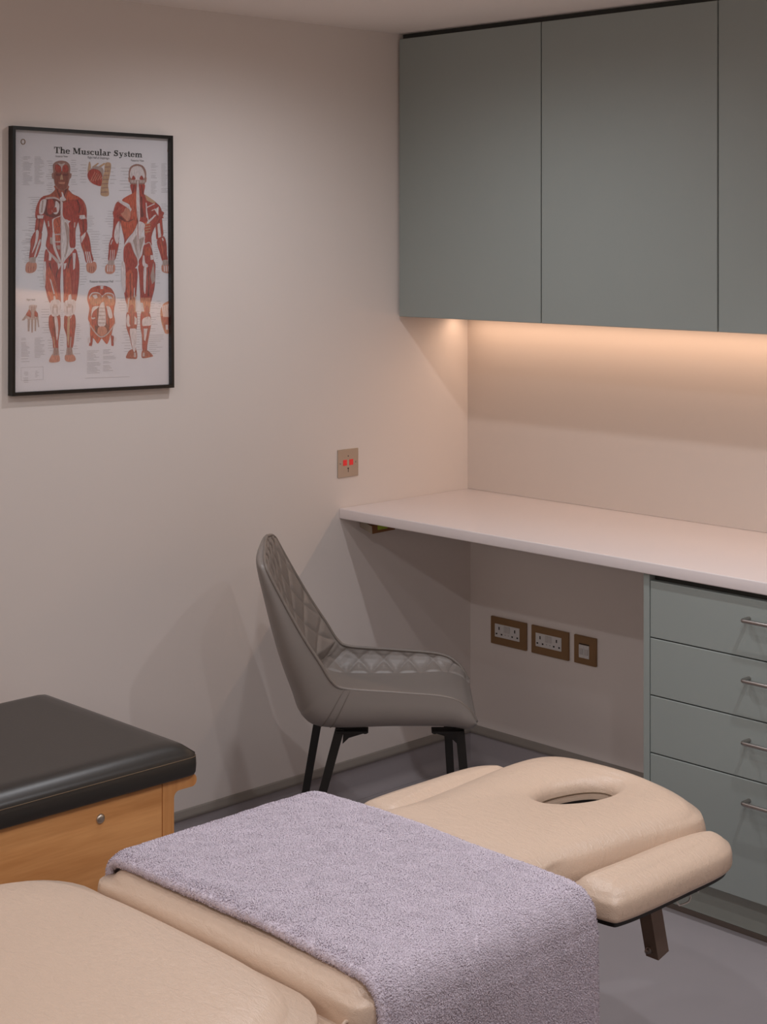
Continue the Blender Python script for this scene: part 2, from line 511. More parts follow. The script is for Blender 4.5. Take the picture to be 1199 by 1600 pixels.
PRINT = {'anterior_figure':[(1,'n',[(928,4940),(1147,5009),(1290,5135),(1279,5229),(1683,5238),(1689,5133),(1812,5031),(2049,4930),(1992,4862),(1500,4798),(1367,4853)]),(2,'k',[(1224,5737),(1279,5814),(1389,5859),(1500,5869),(1634,5845),(1723,5771),(1745,5658),(1734,5562),(1779,5545),(1768,5449),(1727,5400),(1689,5276),(1656,5180),(1567,5121),(1456,5119),(1345,5174),(1279,5267),(1252,5389),(1208,5416),(1195,5529),(1235,5568)]),(3,'f',[(1290,5569),(1678,5580),(1689,5428),(1667,5256),(1589,5150),(1456,5129),(1356,5193),(1283,5323)]),(3,'r',[(1290,5739),(1367,5764),(1456,5706),(1456,5589),(1312,5579)]),(3,'r',[(1511,5708),(1589,5763),(1667,5741),(1683,5595),(1522,5591)]),(4,'t',[(1367,5798),(1478,5783),(1589,5809),(1511,5717),(1489,5594),(1456,5716)]),(4,'d',[(1312,5532),(1456,5536),(1456,5483),(1323,5479)]),(4,'d',[(1522,5538),(1678,5542),(1667,5488),(1527,5485)]),(4,'b',[(1456,5507),(1504,5509),(1531,5386),(1440,5384)]),(4,'p',[(1389,5322),(1589,5327),(1567,5277),(1411,5274)]),(4,'d',[(1312,5154),(1367,5136),(1478,4911),(1433,4910)]),(4,'d',[(1589,5141),(1667,5161),(1567,4970),(1522,4969)]),(5,'w',[(1478,5063),(1511,5063),(1567,4941),(1616,4876),(1489,4839),(1429,4910),(1489,4968)]),(4,'o',[(1689,5114),(1812,5027),(2026,4930),(1634,4857),(1600,4913)]),(2,'r',[(928,4940),(820,4844),(733,4656),(711,4468),(754,4385),(939,4386),(994,4546),(1103,4886)]),(4,'w',[(863,4826),(1015,4885),(1026,4791),(950,4527),(820,4526)]),(5,'g',[(906,4846),(950,4856),(917,4545),(874,4545)]),(2,'r',[(2026,4930),(2151,4846),(2230,4674),(2242,4483),(2208,4386),(2038,4442),(1970,4556),(1925,4861)]),(3,'r',[(1511,4798),(1947,4885),(2049,4748),(2015,4557),(1925,4384),(1768,4341),(1589,4382),(1511,4514)]),(4,'d',[(1925,4861),(1970,4862),(2049,4710),(2015,4557),(1981,4557),(2004,4710)]),(3,'d',[(994,4866),(1279,4936),(1433,4854),(1460,4665),(1433,4494),(1279,4426),(1081,4453),(950,4564)]),(4,'r',[(1081,4848),(1235,4869),(1279,4662),(1191,4511),(1059,4547)]),(5,'w',[(1312,4842),(1416,4759),(1400,4588),(1312,4502),(1191,4586),(1279,4700)]),(6,'r',[(1191,4661),(1323,4682),(1345,4569),(1213,4539)]),(5,'t',[(1015,4922),(1279,4942),(1456,4864),(1467,4826),(1279,4899),(1037,4885)]),(5,'w',[(1447,4854),(1518,4817),(1504,4334),(1451,4362)]),(2,'r',[(950,4429),(1015,4242),(1070,4016),(1026,3790),(1059,3640),(1456,3278),(1467,4490),(1235,4450),(994,4505)]),(3,'o',[(1235,4375),(1433,4452),(1438,4216),(1323,4206),(1261,4017),(1208,4111)]),(3,'o',[(1290,3979),(1440,3988),(1440,3827),(1301,3818)]),(3,'o',[(1279,4177),(1440,4197),(1440,4017),(1257,4007)]),(3,'g',[(1323,3714),(1440,3723),(1440,3610),(1367,3620)]),(4,'w',[(1202,4337),(1235,4394),(1433,4467),(1433,4448),(1246,4360),(1257,4092),(1224,4054)]),(4,'t',[(1279,4007),(1440,4017),(1440,3983),(1283,3979)]),(4,'t',[(1290,3824),(1440,3827),(1440,3793),(1296,3794)]),(4,'w',[(1213,4035),(1279,4017),(1312,3676),(1456,3335),(1411,3317),(1235,3677)]),(4,'t',[(1048,3649),(1125,3564),(1411,3317),(1367,3260),(1191,3432),(1081,3555)]),(4,'g',[(1136,3922),(1213,3922),(1213,3733),(1147,3771)]),(3,'w',[(1462,4434),(1567,4378),(1701,4302),(1712,3675),(1891,3665),(1589,3343),(1467,3259)]),(4,'g',[(1567,4302),(1689,4150),(1667,3637),(1567,3410),(1634,3827)]),(5,'t',[(1456,4471),(1482,4472),(1478,3278),(1456,3278)]),(4,'r',[(1712,4303),(1992,4476),(1997,4362),(1902,4113),(1898,3703),(1812,3655),(1723,3713),(1705,4169)]),(5,'t',[(1857,4303),(1891,4304),(1880,4170),(1846,4179)]),(5,'t',[(1070,4336),(1103,4336),(1125,4205),(1081,4186)]),(2,'r',[(754,4399),(954,4401),(939,4223),(885,4035),(711,4072),(716,4240)]),(2,'r',[(711,4072),(896,4053),(885,3866),(863,3678),(733,3398),(539,3363),(571,3680),(582,3866)]),(3,'w',[(733,4091),(809,4072),(776,3828),(679,3623),(614,3530),(711,3829)]),(3,'w',[(820,3847),(867,3828),(776,3604),(711,3436),(679,3455)]),(3,'d',[(809,4391),(852,4391),(820,4091),(787,4091)]),(4,'g',[(549,3418),(733,3436),(711,3277),(528,3297)]),(3,'p',[(474,3289),(582,3325),(733,3286),(750,3155),(690,3062),(549,3027),(442,3066),(431,3196)]),(5,'d',[(506,3195),(517,3195),(513,3055),(502,3055)]),(5,'d',[(577,3194),(588,3194),(584,3054),(573,3054)]),(5,'d',[(651,3193),(661,3193),(657,3053),(646,3053)]),(4,'w',[(765,4474),(954,4476),(928,4395),(776,4394)]),(4,'w',[(2015,4486),(2174,4497),(2214,4402),(2049,4381)]),(2,'r',[(1997,4390),(2214,4425),(2255,4248),(2230,4066),(2072,4008),(2015,4209)]),(3,'d',[(2106,4382),(2140,4382),(2162,4056),(2128,4056)]),(2,'r',[(2049,4018),(2208,4095),(2310,3941),(2360,3730),(2390,3518),(2443,3325),(2230,3270),(2151,3520),(2072,3712),(2049,3865)]),(3,'w',[(2060,3941),(2214,4066),(2196,3961),(2072,3769)]),(3,'o',[(2106,3712),(2151,3769),(2287,3442),(2265,3366)]),(4,'w',[(2185,3558),(2212,3558),(2287,3269),(2253,3270)]),(4,'w',[(2242,3558),(2269,3557),(2344,3269),(2310,3269)]),(4,'w',[(2299,3557),(2326,3557),(2401,3268),(2367,3268)]),(3,'p',[(2242,3251),(2401,3297),(2521,3267),(2539,3112),(2424,2998),(2265,3039),(2230,3136)]),(5,'d',[(2315,3173),(2326,3173),(2321,3029),(2310,3029)]),(5,'d',[(2383,3172),(2395,3172),(2390,3028),(2379,3028)]),(5,'d',[(2452,3171),(2463,3171),(2459,3027),(2447,3027)]),(2,'r',[(1015,3621),(1191,3470),(1456,3259),(1449,2881),(1445,2638),(1456,2407),(1438,2246),(1147,2255),(1015,2606),(950,2889),(961,3265)]),(3,'w',[(954,3265),(1020,3283),(1015,2888),(994,2682),(941,2889)]),(3,'d',[(1103,3282),(1147,3281),(1279,2884),(1246,2846)]),(3,'d',[(1367,3147),(1400,3146),(1323,2883),(1301,2921)]),(4,'w',[(1114,3564),(1191,3451),(1169,3338),(1103,3338)]),(3,'o',[(1026,3076),(1147,3150),(1345,2693),(1367,2315),(1191,2319),(1037,2700)]),(4,'w',[(1129,2886),(1173,2848),(1283,2496),(1246,2484)]),(4,'w',[(1356,3260),(1456,3259),(1456,3202),(1394,3099)]),(4,'w',[(1544,3258),(1638,3276),(1593,3125),(1544,3097)]),(2,'r',[(1880,3636),(1992,3368),(2020,3138),(1992,2680),(1884,2253),(1567,2243),(1544,2500),(1533,2917),(1527,3183),(1600,3372)]),(3,'w',[(1812,3522),(1907,3521),(1884,3140),(1830,3084)]),(3,'d',[(1712,3409),(1790,3465),(1678,3067),(1589,2878)]),(3,'o',[(1589,3030),(1723,3104),(1790,2684),(1768,2304),(1611,2308)]),(4,'w',[(1147,2279),(1301,2350),(1451,2286),(1422,1969),(1191,1948)]),(4,'w',[(1556,2258),(1723,2339),(1898,2287),(1857,1973),(1589,1935)]),(5,'t',[(1235,2229),(1345,2226),(1349,2137),(1235,2141)]),(5,'t',[(1667,2227),(1779,2224),(1779,2128),(1667,2132)]),(5,'g',[(1213,2183),(1244,2182),(1235,1994),(1217,1994)]),(5,'g',[(1334,2179),(1365,2178),(1356,1990),(1338,1990)]),(5,'g',[(1634,2171),(1665,2170),(1656,1980),(1638,1981)]),(5,'g',[(1790,2185),(1821,2184),(1812,1994),(1795,1995)]),(5,'w',[(1246,2446),(1283,2445),(1345,2236),(1235,2239)]),(5,'w',[(1689,2454),(1763,2481),(1795,2242),(1656,2227)]),(2,'r',[(1147,1968),(1411,1978),(1456,1740),(1438,1570),(1389,1289),(1380,1090),(1246,1097),(1213,1334),(1125,1602),(1103,1791)]),(3,'w',[(1268,1898),(1349,1895),(1385,1591),(1345,1309),(1305,1595)]),(3,'d',[(1213,1919),(1257,1917),(1301,1481),(1279,1369)]),(3,'b',[(1235,1409),(1261,1407),(1301,1104),(1270,1105)]),(2,'r',[(1589,1954),(1857,1964),(1907,1724),(1880,1496),(1812,1108),(1656,1096),(1634,1392),(1556,1623),(1556,1737)]),(3,'b',[(1667,1932),(1727,1930),(1716,1464),(1689,1161),(1645,1429)]),(3,'w',[(1745,1901),(1790,1928),(1768,1881),(1734,1844)]),(3,'g',[(1745,1387),(1779,1386),(1756,1120),(1723,1122)]),(3,'p',[(1235,993),(1389,967),(1429,795),(1279,761),(1147,772),(1114,830)]),(3,'p',[(1600,938),(1812,937),(1898,847),(1880,771),(1701,752),(1589,805)]),(4,'g',[(1246,1134),(1389,1118),(1416,937),(1213,938)]),(4,'g',[(1634,1116),(1790,1119),(1824,936),(1607,928)]),(5,'f',[(1268,1143),(1283,1142),(1281,944),(1266,945)]),(5,'f',[(1312,1141),(1327,1140),(1325,942),(1310,943)]),(5,'f',[(1356,1139),(1372,1138),(1369,940),(1354,940)]),(5,'f',[(1667,1124),(1683,1124),(1680,924),(1665,925)]),(5,'f',[(1712,1122),(1727,1122),(1725,922),(1709,923)]),(5,'f',[(1756,1120),(1772,1119),(1770,920),(1754,920)])],'diaphragm_diagram':[(2,'r',[(2262,5527),(2309,5628),(2416,5687),(2558,5685),(2666,5618),(2714,5499),(2702,5339),(2666,5248),(2511,5274),(2392,5322),(2298,5409)]),(3,'p',[(2333,5350),(2487,5613),(2501,5606),(2357,5339)]),(3,'p',[(2409,5368),(2547,5591),(2561,5583),(2432,5356)]),(3,'p',[(2485,5386),(2606,5568),(2620,5561),(2508,5374)]),(3,'p',[(2561,5403),(2666,5546),(2680,5538),(2585,5392)]),(3,'p',[(2637,5421),(2726,5524),(2740,5516),(2661,5410)]),(3,'b',[(2309,5857),(2350,5838),(2364,5699),(2279,5607),(2269,5647)]),(3,'b',[(2392,5730),(2570,5845),(2618,5837),(2475,5723)]),(3,'b',[(2582,5746),(2773,5852),(2821,5833),(2666,5728)]),(4,'g',[(2357,5679),(2499,5757),(2702,5729),(2754,5641),(2726,5480),(2690,5579),(2606,5656),(2440,5692)]),(2,'b',[(2809,5843),(2978,5848),(2971,5627),(2898,5303),(2918,5012),(2690,5002),(2666,5138),(2726,5460),(2778,5621)]),(3,'k',[(2797,5752),(2954,5767),(2954,5743),(2797,5728)]),(3,'k',[(2776,5643),(2942,5658),(2942,5634),(2776,5619)]),(3,'k',[(2754,5534),(2930,5549),(2930,5525),(2754,5510)]),(3,'k',[(2733,5426),(2918,5440),(2918,5416),(2733,5402)]),(3,'k',[(2711,5317),(2906,5331),(2906,5307),(2711,5293)]),(3,'k',[(2690,5208),(2894,5223),(2894,5199),(2690,5184)]),(3,'k',[(2668,5100),(2882,5114),(2882,5090),(2668,5076)])],'posterior_figure':[(1,'r',[(3612,5329),(4046,5339),(4034,5083),(4071,4920),(3575,4912),(3649,5076)]),(2,'k',[(3546,5500),(3546,5642),(3595,5766),(3723,5839),(3847,5853),(3996,5814),(4091,5699),(4109,5556),(4076,5360),(3996,5328),(3624,5319),(3575,5400)]),(3,'w',[(3587,5603),(3649,5747),(3797,5802),(3946,5776),(4034,5656),(4046,5493),(3822,5405),(3612,5482)]),(1,'p',[(3526,5490),(3575,5491),(3595,5370),(3551,5369)]),(1,'p',[(4079,5504),(4126,5505),(4109,5382),(4066,5381)]),(5,'r',[(3644,5478),(3693,5549),(3758,5481),(3743,5440),(3661,5438)]),(5,'r',[(3892,5485),(3951,5556),(4016,5488),(3996,5446),(3909,5444)]),(4,'g',[(3580,5430),(4076,5442),(4059,5360),(3605,5343)]),(5,'t',[(3637,5421),(3671,5422),(3666,5361),(3642,5361)]),(5,'t',[(3723,5423),(3758,5424),(3753,5363),(3728,5363)]),(5,'t',[(3909,5428),(3944,5429),(3939,5367),(3914,5367)]),(5,'t',[(4009,5430),(4044,5431),(4039,5370),(4014,5369)]),(3,'d',[(3698,5301),(3728,5301),(3674,5036),(3649,5056)]),(3,'d',[(3946,5306),(3971,5307),(4009,5062),(3984,5041)]),(6,'w',[(3810,5364),(3852,5365),(3892,4917),(3902,4407),(3822,4406),(3783,4916)]),(3,'o',[(3674,5077),(3330,4898),(3575,4770),(3624,4442),(3797,4223),(3802,5059)]),(3,'r',[(3208,4856),(3087,4683),(3058,4501),(3087,4421),(3160,4452),(3501,4708)]),(4,'p',[(3440,4687),(3612,4689),(3587,4425),(3501,4353),(3301,4524),(3379,4585)]),(5,'w',[(3208,4856),(3281,4883),(3619,4693),(3587,4598),(3551,4668)]),(2,'r',[(3897,5060),(4071,5043),(4398,4864),(4575,4722),(4631,4516),(4613,4423),(3872,4417)]),(3,'b',[(4059,5063),(4436,4854),(4322,4832),(4121,4900)]),(4,'w',[(4096,4716),(4373,4830),(4385,4806),(4109,4691)]),(4,'w',[(4086,4838),(4121,4839),(4151,4430),(4109,4450)]),(4,'w',[(4373,4658),(4512,4742),(4499,4494),(4436,4576)]),(4,'w',[(4272,4636),(4398,4689),(4403,4672),(4282,4620)]),(4,'w',[(4322,4482),(4385,4524),(4398,4510),(4335,4462)]),(3,'d',[(3922,4999),(3971,5000),(4009,4469),(3934,4448)]),(2,'r',[(3063,4603),(3403,4607),(3797,4611),(3802,4203),(3501,3877),(3408,3736),(3398,3898),(3281,4322),(3245,4453),(3099,4432)]),(3,'o',[(3306,4363),(3624,4365),(3797,4550),(3792,4203),(3501,3898),(3403,3999)]),(4,'p',[(3281,4545),(3605,4609),(3587,4487),(3506,4360)]),(3,'d',[(3281,4484),(3477,4354),(3674,4406),(3674,4376),(3477,4324),(3276,4403)]),(2,'r',[(3872,4612),(4631,4620),(4626,4455),(4423,4247),(4277,3939),(4289,3702),(4146,3795),(4071,3713),(4034,4204),(3872,4306)]),(3,'o',[(4046,4307),(4227,4328),(4252,4226),(4151,4020),(4071,4000)]),(4,'b',[(4071,4286),(4242,4308),(4237,4287),(4076,4262)]),(4,'b',[(4071,4215),(4242,4236),(4237,4216),(4076,4190)]),(4,'b',[(4071,4143),(4242,4164),(4237,4144),(4076,4119)]),(4,'b',[(4071,4072),(4242,4092),(4237,4072),(4076,4047)]),(4,'w',[(4146,4348),(4398,4515),(4411,4494),(4196,4308),(4146,4287)]),(4,'w',[(4109,4614),(4136,4615),(4196,4318),(4166,4318)]),(4,'w',[(3802,4244),(3877,4347),(4071,4246),(3934,3959),(4071,3959),(3996,3693),(3867,3357),(3797,3409),(3674,3735),(3514,3833),(3723,4101)]),(5,'g',[(3674,3837),(3797,4000),(3822,3408),(3723,3714)]),(5,'g',[(3872,3877),(4046,3938),(3897,3469)]),(6,'d',[(3832,4611),(3845,4611),(3847,3388),(3837,3388)]),(3,'r',[(3398,3655),(3477,3772),(3600,3780),(3698,3552),(3815,3347),(3815,3184),(3674,3074),(3477,2996),(3403,3189),(3379,3473)]),(4,'t',[(3391,3655),(3465,3780),(3605,3800),(3698,3592),(3674,3593),(3595,3772),(3482,3756)]),(3,'r',[(4034,3713),(4222,3785),(4297,3589),(4335,3425),(4352,3291),(4272,3199),(3922,3193),(3867,3306),(3971,3468)]),(4,'o',[(4071,3631),(4196,3672),(4287,3548),(4222,3442),(4071,3464)]),(4,'f',[(3996,3509),(4046,3652),(4059,3447),(3996,3366)]),(4,'t',[(4071,3754),(4222,3799),(4302,3630),(4272,3631),(4209,3770),(4084,3730)]),(5,'w',[(3996,3427),(4046,3427),(4071,3253),(4151,3201),(4134,3129),(3991,3182)]),(5,'w',[(4242,3446),(4327,3456),(4342,3332),(4247,3323)]),(2,'r',[(3342,3311),(3477,3006),(3807,3103),(3802,2573),(3773,2370),(3785,2145),(3501,2153),(3403,2460),(3315,2786)]),(3,'o',[(3465,2986),(3674,3043),(3698,2575),(3674,2210),(3551,2213),(3477,2580)]),(4,'d',[(3585,2984),(3605,2983),(3629,2272),(3600,2273)]),(4,'w',[(3337,3291),(3433,3179),(3445,2597),(3396,2480),(3313,2786)]),(4,'w',[(3711,2575),(3735,2615),(3735,2371),(3703,2331)]),(2,'r',[(3884,3224),(4352,3301),(4403,2971),(4378,2581),(4302,2336),(4227,2174),(3946,2141),(3909,2469),(3884,2877)]),(3,'w',[(4026,3100),(4111,3140),(4101,2771),(4076,2434),(4021,2568)]),(3,'g',[(4242,2892),(4347,3260),(4393,2766),(4297,2675)]),(3,'d',[(4171,3139),(4201,3139),(4196,2359),(4166,2360)]),(2,'r',[(3080,4442),(3237,4463),(3276,4302),(3247,3999),(3223,3837),(3034,3908),(3058,4200)]),(3,'w',[(3123,4180),(3245,4342),(3237,3938),(3184,3747),(3087,3928)]),(2,'r',[(3038,3938),(3220,3847),(3208,3615),(3087,3304),(2906,3305),(2918,3597),(2930,3757)]),(3,'w',[(2971,3596),(2988,3596),(2966,3305),(2942,3305)]),(3,'w',[(3034,3596),(3050,3596),(3029,3304),(3005,3304)]),(3,'w',[(3087,3596),(3104,3596),(3082,3304),(3058,3304)]),(4,'w',[(3014,3858),(3050,3868),(2990,3737),(2966,3737)]),(3,'p',[(2894,3235),(3087,3233),(3116,3071),(3038,2982),(2870,2978),(2805,3056),(2817,3176)]),(4,'g',[(2906,3325),(3087,3324),(3092,3203),(2882,3205)]),(5,'w',[(2874,3195),(2903,3195),(2894,3034),(2865,3035)]),(5,'w',[(2942,3194),(2971,3194),(2961,3033),(2932,3034)]),(5,'w',[(3009,3194),(3038,3193),(3029,3032),(3000,3033)]),(2,'r',[(4398,4268),(4474,4464),(4606,4465),(4644,4207),(4657,3970),(4448,3867),(4423,4103)]),(3,'w',[(4469,4268),(4545,4310),(4596,3939),(4499,3908)]),(2,'r',[(4469,3856),(4677,3949),(4771,3752),(4784,3463),(4810,3307),(4652,3267),(4537,3547),(4481,3691)]),(3,'o',[(4575,3794),(4626,3815),(4703,3380),(4664,3381)]),(3,'w',[(4613,3897),(4652,3908),(4677,3835),(4646,3825)]),(3,'p',[(4626,3195),(4830,3214),(4925,3130),(4912,2985),(4779,2962),(4621,3026)]),(4,'g',[(4652,3319),(4805,3328),(4861,3193),(4631,3164)]),(5,'w',[(4677,3164),(4708,3163),(4718,3008),(4687,3009)]),(5,'w',[(4743,3163),(4774,3163),(4784,3007),(4754,3008)]),(5,'w',[(4810,3162),(4841,3162),(4851,3006),(4820,3007)]),(3,'q',[(3482,2343),(3797,2416),(3797,1948),(3501,1947)]),(4,'w',[(3538,2321),(3568,2341),(3514,1957),(3484,1957)]),(4,'w',[(3753,2356),(3792,2376),(3802,1968),(3760,1969)]),(2,'r',[(3501,1967),(3778,1973),(3820,1702),(3802,1540),(3748,1196),(3778,960),(3669,986),(3575,1305),(3477,1552),(3472,1735)]),(4,'r',[(3551,2077),(3637,2156),(3711,2072),(3718,1624),(3575,1630),(3570,1874)]),(5,'d',[(3629,2054),(3649,2054),(3659,1545),(3639,1546)]),(3,'w',[(3514,1916),(3587,1792),(3605,1608),(3501,1592),(3477,1755)]),(3,'w',[(3711,1869),(3802,1784),(3797,1621),(3698,1645)]),(5,'w',[(3575,1467),(3661,1525),(3802,1458),(3753,961),(3679,965)]),(2,'n',[(3575,960),(3778,970),(3815,744),(3674,731),(3477,757),(3472,823)]),(3,'q',[(3909,2332),(4259,2323),(4222,1934),(3946,1933)]),(2,'r',[(3946,1947),(4196,1939),(4272,1686),(4239,1482),(4146,1076),(4126,923),(3991,930),(3966,1329),(3917,1576)]),(4,'r',[(4046,2022),(4146,2121),(4196,1955),(4146,1773),(4046,1776)]),(4,'w',[(3909,2209),(3996,2187),(4046,1960),(3934,1964)]),(4,'w',[(3976,1738),(4071,1806),(4227,1811),(4267,1604),(4071,1581),(3984,1594)]),(5,'w',[(4021,1511),(4151,1506),(4076,1171),(4034,1214)]),(2,'n',[(3991,940),(4146,932),(4327,780),(4247,747),(3996,731),(3954,819)]),(3,'t',[(3996,878),(4059,875),(4059,773),(3984,777)]),(3,'t',[(3711,892),(3773,889),(3773,767),(3711,770)])],'abdominal_wall_diagram':[(1,'o',[(2369,2610),(2558,2666),(2702,2673),(2870,2649),(3014,2576),(3111,2413),(3128,2231),(3067,1971),(3116,1727),(3019,1489),(3002,1329),(2966,1371),(2870,1154),(2726,1280),(2690,1302),(2582,1177),(2475,1291),(2416,1334),(2345,1376),(2345,1675),(2281,1836),(2321,2094),(2258,2314),(2286,2492)]),(1,'r',[(2345,1396),(2428,1373),(2397,1125),(2309,1135)]),(1,'r',[(2978,1390),(3075,1346),(3067,1094),(3002,1103)]),(2,'r',[(2535,2666),(2642,2668),(2630,2604),(2523,2587)]),(2,'r',[(2762,2666),(2870,2649),(2882,2569),(2773,2601)]),(3,'w',[(2654,2668),(2750,2666),(2738,2582),(2666,2584)]),(3,'q',[(2333,2352),(2416,2473),(2606,2469),(2706,2382),(2706,2242),(2558,2176),(2380,2191)]),(3,'q',[(2726,2382),(2846,2459),(3026,2435),(3092,2292),(3067,2162),(2870,2154),(2726,2242)]),(2,'w',[(2309,2392),(2404,2500),(2606,2495),(2714,2412),(2846,2489),(3050,2454),(3099,2312),(3063,2273),(3014,2411),(2846,2439),(2714,2358),(2606,2445),(2416,2450),(2345,2332)]),(4,'w',[(2411,2426),(2535,2443),(2577,2366),(2487,2332)]),(4,'w',[(2865,2415),(2990,2385),(3034,2330),(2918,2321)]),(2,'d',[(2487,2089),(2606,2145),(2606,1665),(2487,1570)]),(2,'d',[(2797,2119),(2894,2077),(2942,1573),(2809,1658)]),(3,'r',[(2416,2011),(2558,2126),(2547,1628),(2392,1673)]),(3,'r',[(2809,2119),(2870,2077),(2918,1614),(2846,1697)]),(4,'w',[(2635,2154),(2738,2251),(2790,2140),(2817,1658),(2589,1650),(2606,1945)]),(5,'g',[(2613,2105),(2793,2100),(2793,2080),(2613,2085)]),(5,'g',[(2608,2009),(2797,2003),(2797,1983),(2608,1989)]),(5,'g',[(2604,1913),(2802,1907),(2802,1887),(2604,1893)]),(5,'g',[(2599,1817),(2807,1810),(2807,1790),(2599,1797)]),(5,'g',[(2594,1722),(2812,1714),(2812,1694),(2594,1702)]),(4,'w',[(2411,2111),(2606,2149),(2582,2106),(2440,2010),(2387,1863),(2487,1859),(2487,1829),(2380,1833)]),(4,'w',[(2846,2142),(2966,2094),(3034,1851),(2930,1834),(2865,2057)]),(3,'d',[(2547,1648),(2870,1636),(2918,1453),(2702,1341),(2511,1469)]),(4,'p',[(2606,1605),(2809,1598),(2858,1455),(2702,1365),(2570,1457)]),(5,'t',[(2321,1676),(2350,1675),(2523,1469),(2690,1362),(2894,1454),(3099,1687),(3116,1667),(2906,1423),(2690,1326),(2499,1440)]),(4,'w',[(2255,1330),(2350,1380),(2350,1213),(2274,1210)]),(4,'w',[(3075,1350),(3155,1298),(3123,1199),(3063,1181)])],'foot_diagram':[(1,'q',[(4570,1944),(4626,2087),(4728,2177),(4918,2182),(4902,1664),(4861,1375),(4766,1344),(4703,1398),(4601,1674)]),(2,'r',[(4596,1819),(4869,1789),(4861,1479),(4728,1453)]),(3,'w',[(4613,2087),(4652,2102),(4692,1795),(4667,1796)]),(3,'w',[(4675,2102),(4713,2117),(4731,1794),(4705,1795)]),(3,'w',[(4736,2117),(4774,2132),(4769,1793),(4743,1794)]),(3,'w',[(4797,2131),(4835,2147),(4807,1791),(4782,1792)]),(3,'w',[(4859,2146),(4897,2162),(4846,1790),(4820,1791)]),(3,'w',[(4741,1587),(4823,1584),(4820,1449),(4743,1452)])],'hand_diagram':[(1,'t',[(543,2225),(759,2218),(733,2103),(793,1970),(772,1868),(491,1878),(453,1981),(521,2110)]),(2,'r',[(528,2128),(582,2071),(582,1921),(427,1982)]),(2,'r',[(685,2095),(780,2027),(780,1905),(679,1955)]),(2,'g',[(442,2000),(489,1943),(389,1853),(320,1859)]),(2,'g',[(491,1887),(564,1884),(543,1577),(496,1579)]),(2,'g',[(588,1884),(655,1881),(638,1542),(599,1543)]),(2,'g',[(685,1899),(746,1897),(733,1576),(694,1577)]),(2,'g',[(750,1934),(798,1933),(826,1673),(798,1667)]),(3,'f',[(603,2201),(616,2200),(599,1902),(586,1902)]),(3,'f',[(646,2199),(659,2199),(642,1900),(629,1901)]),(3,'f',[(690,2198),(703,2198),(685,1899),(672,1899)])]}
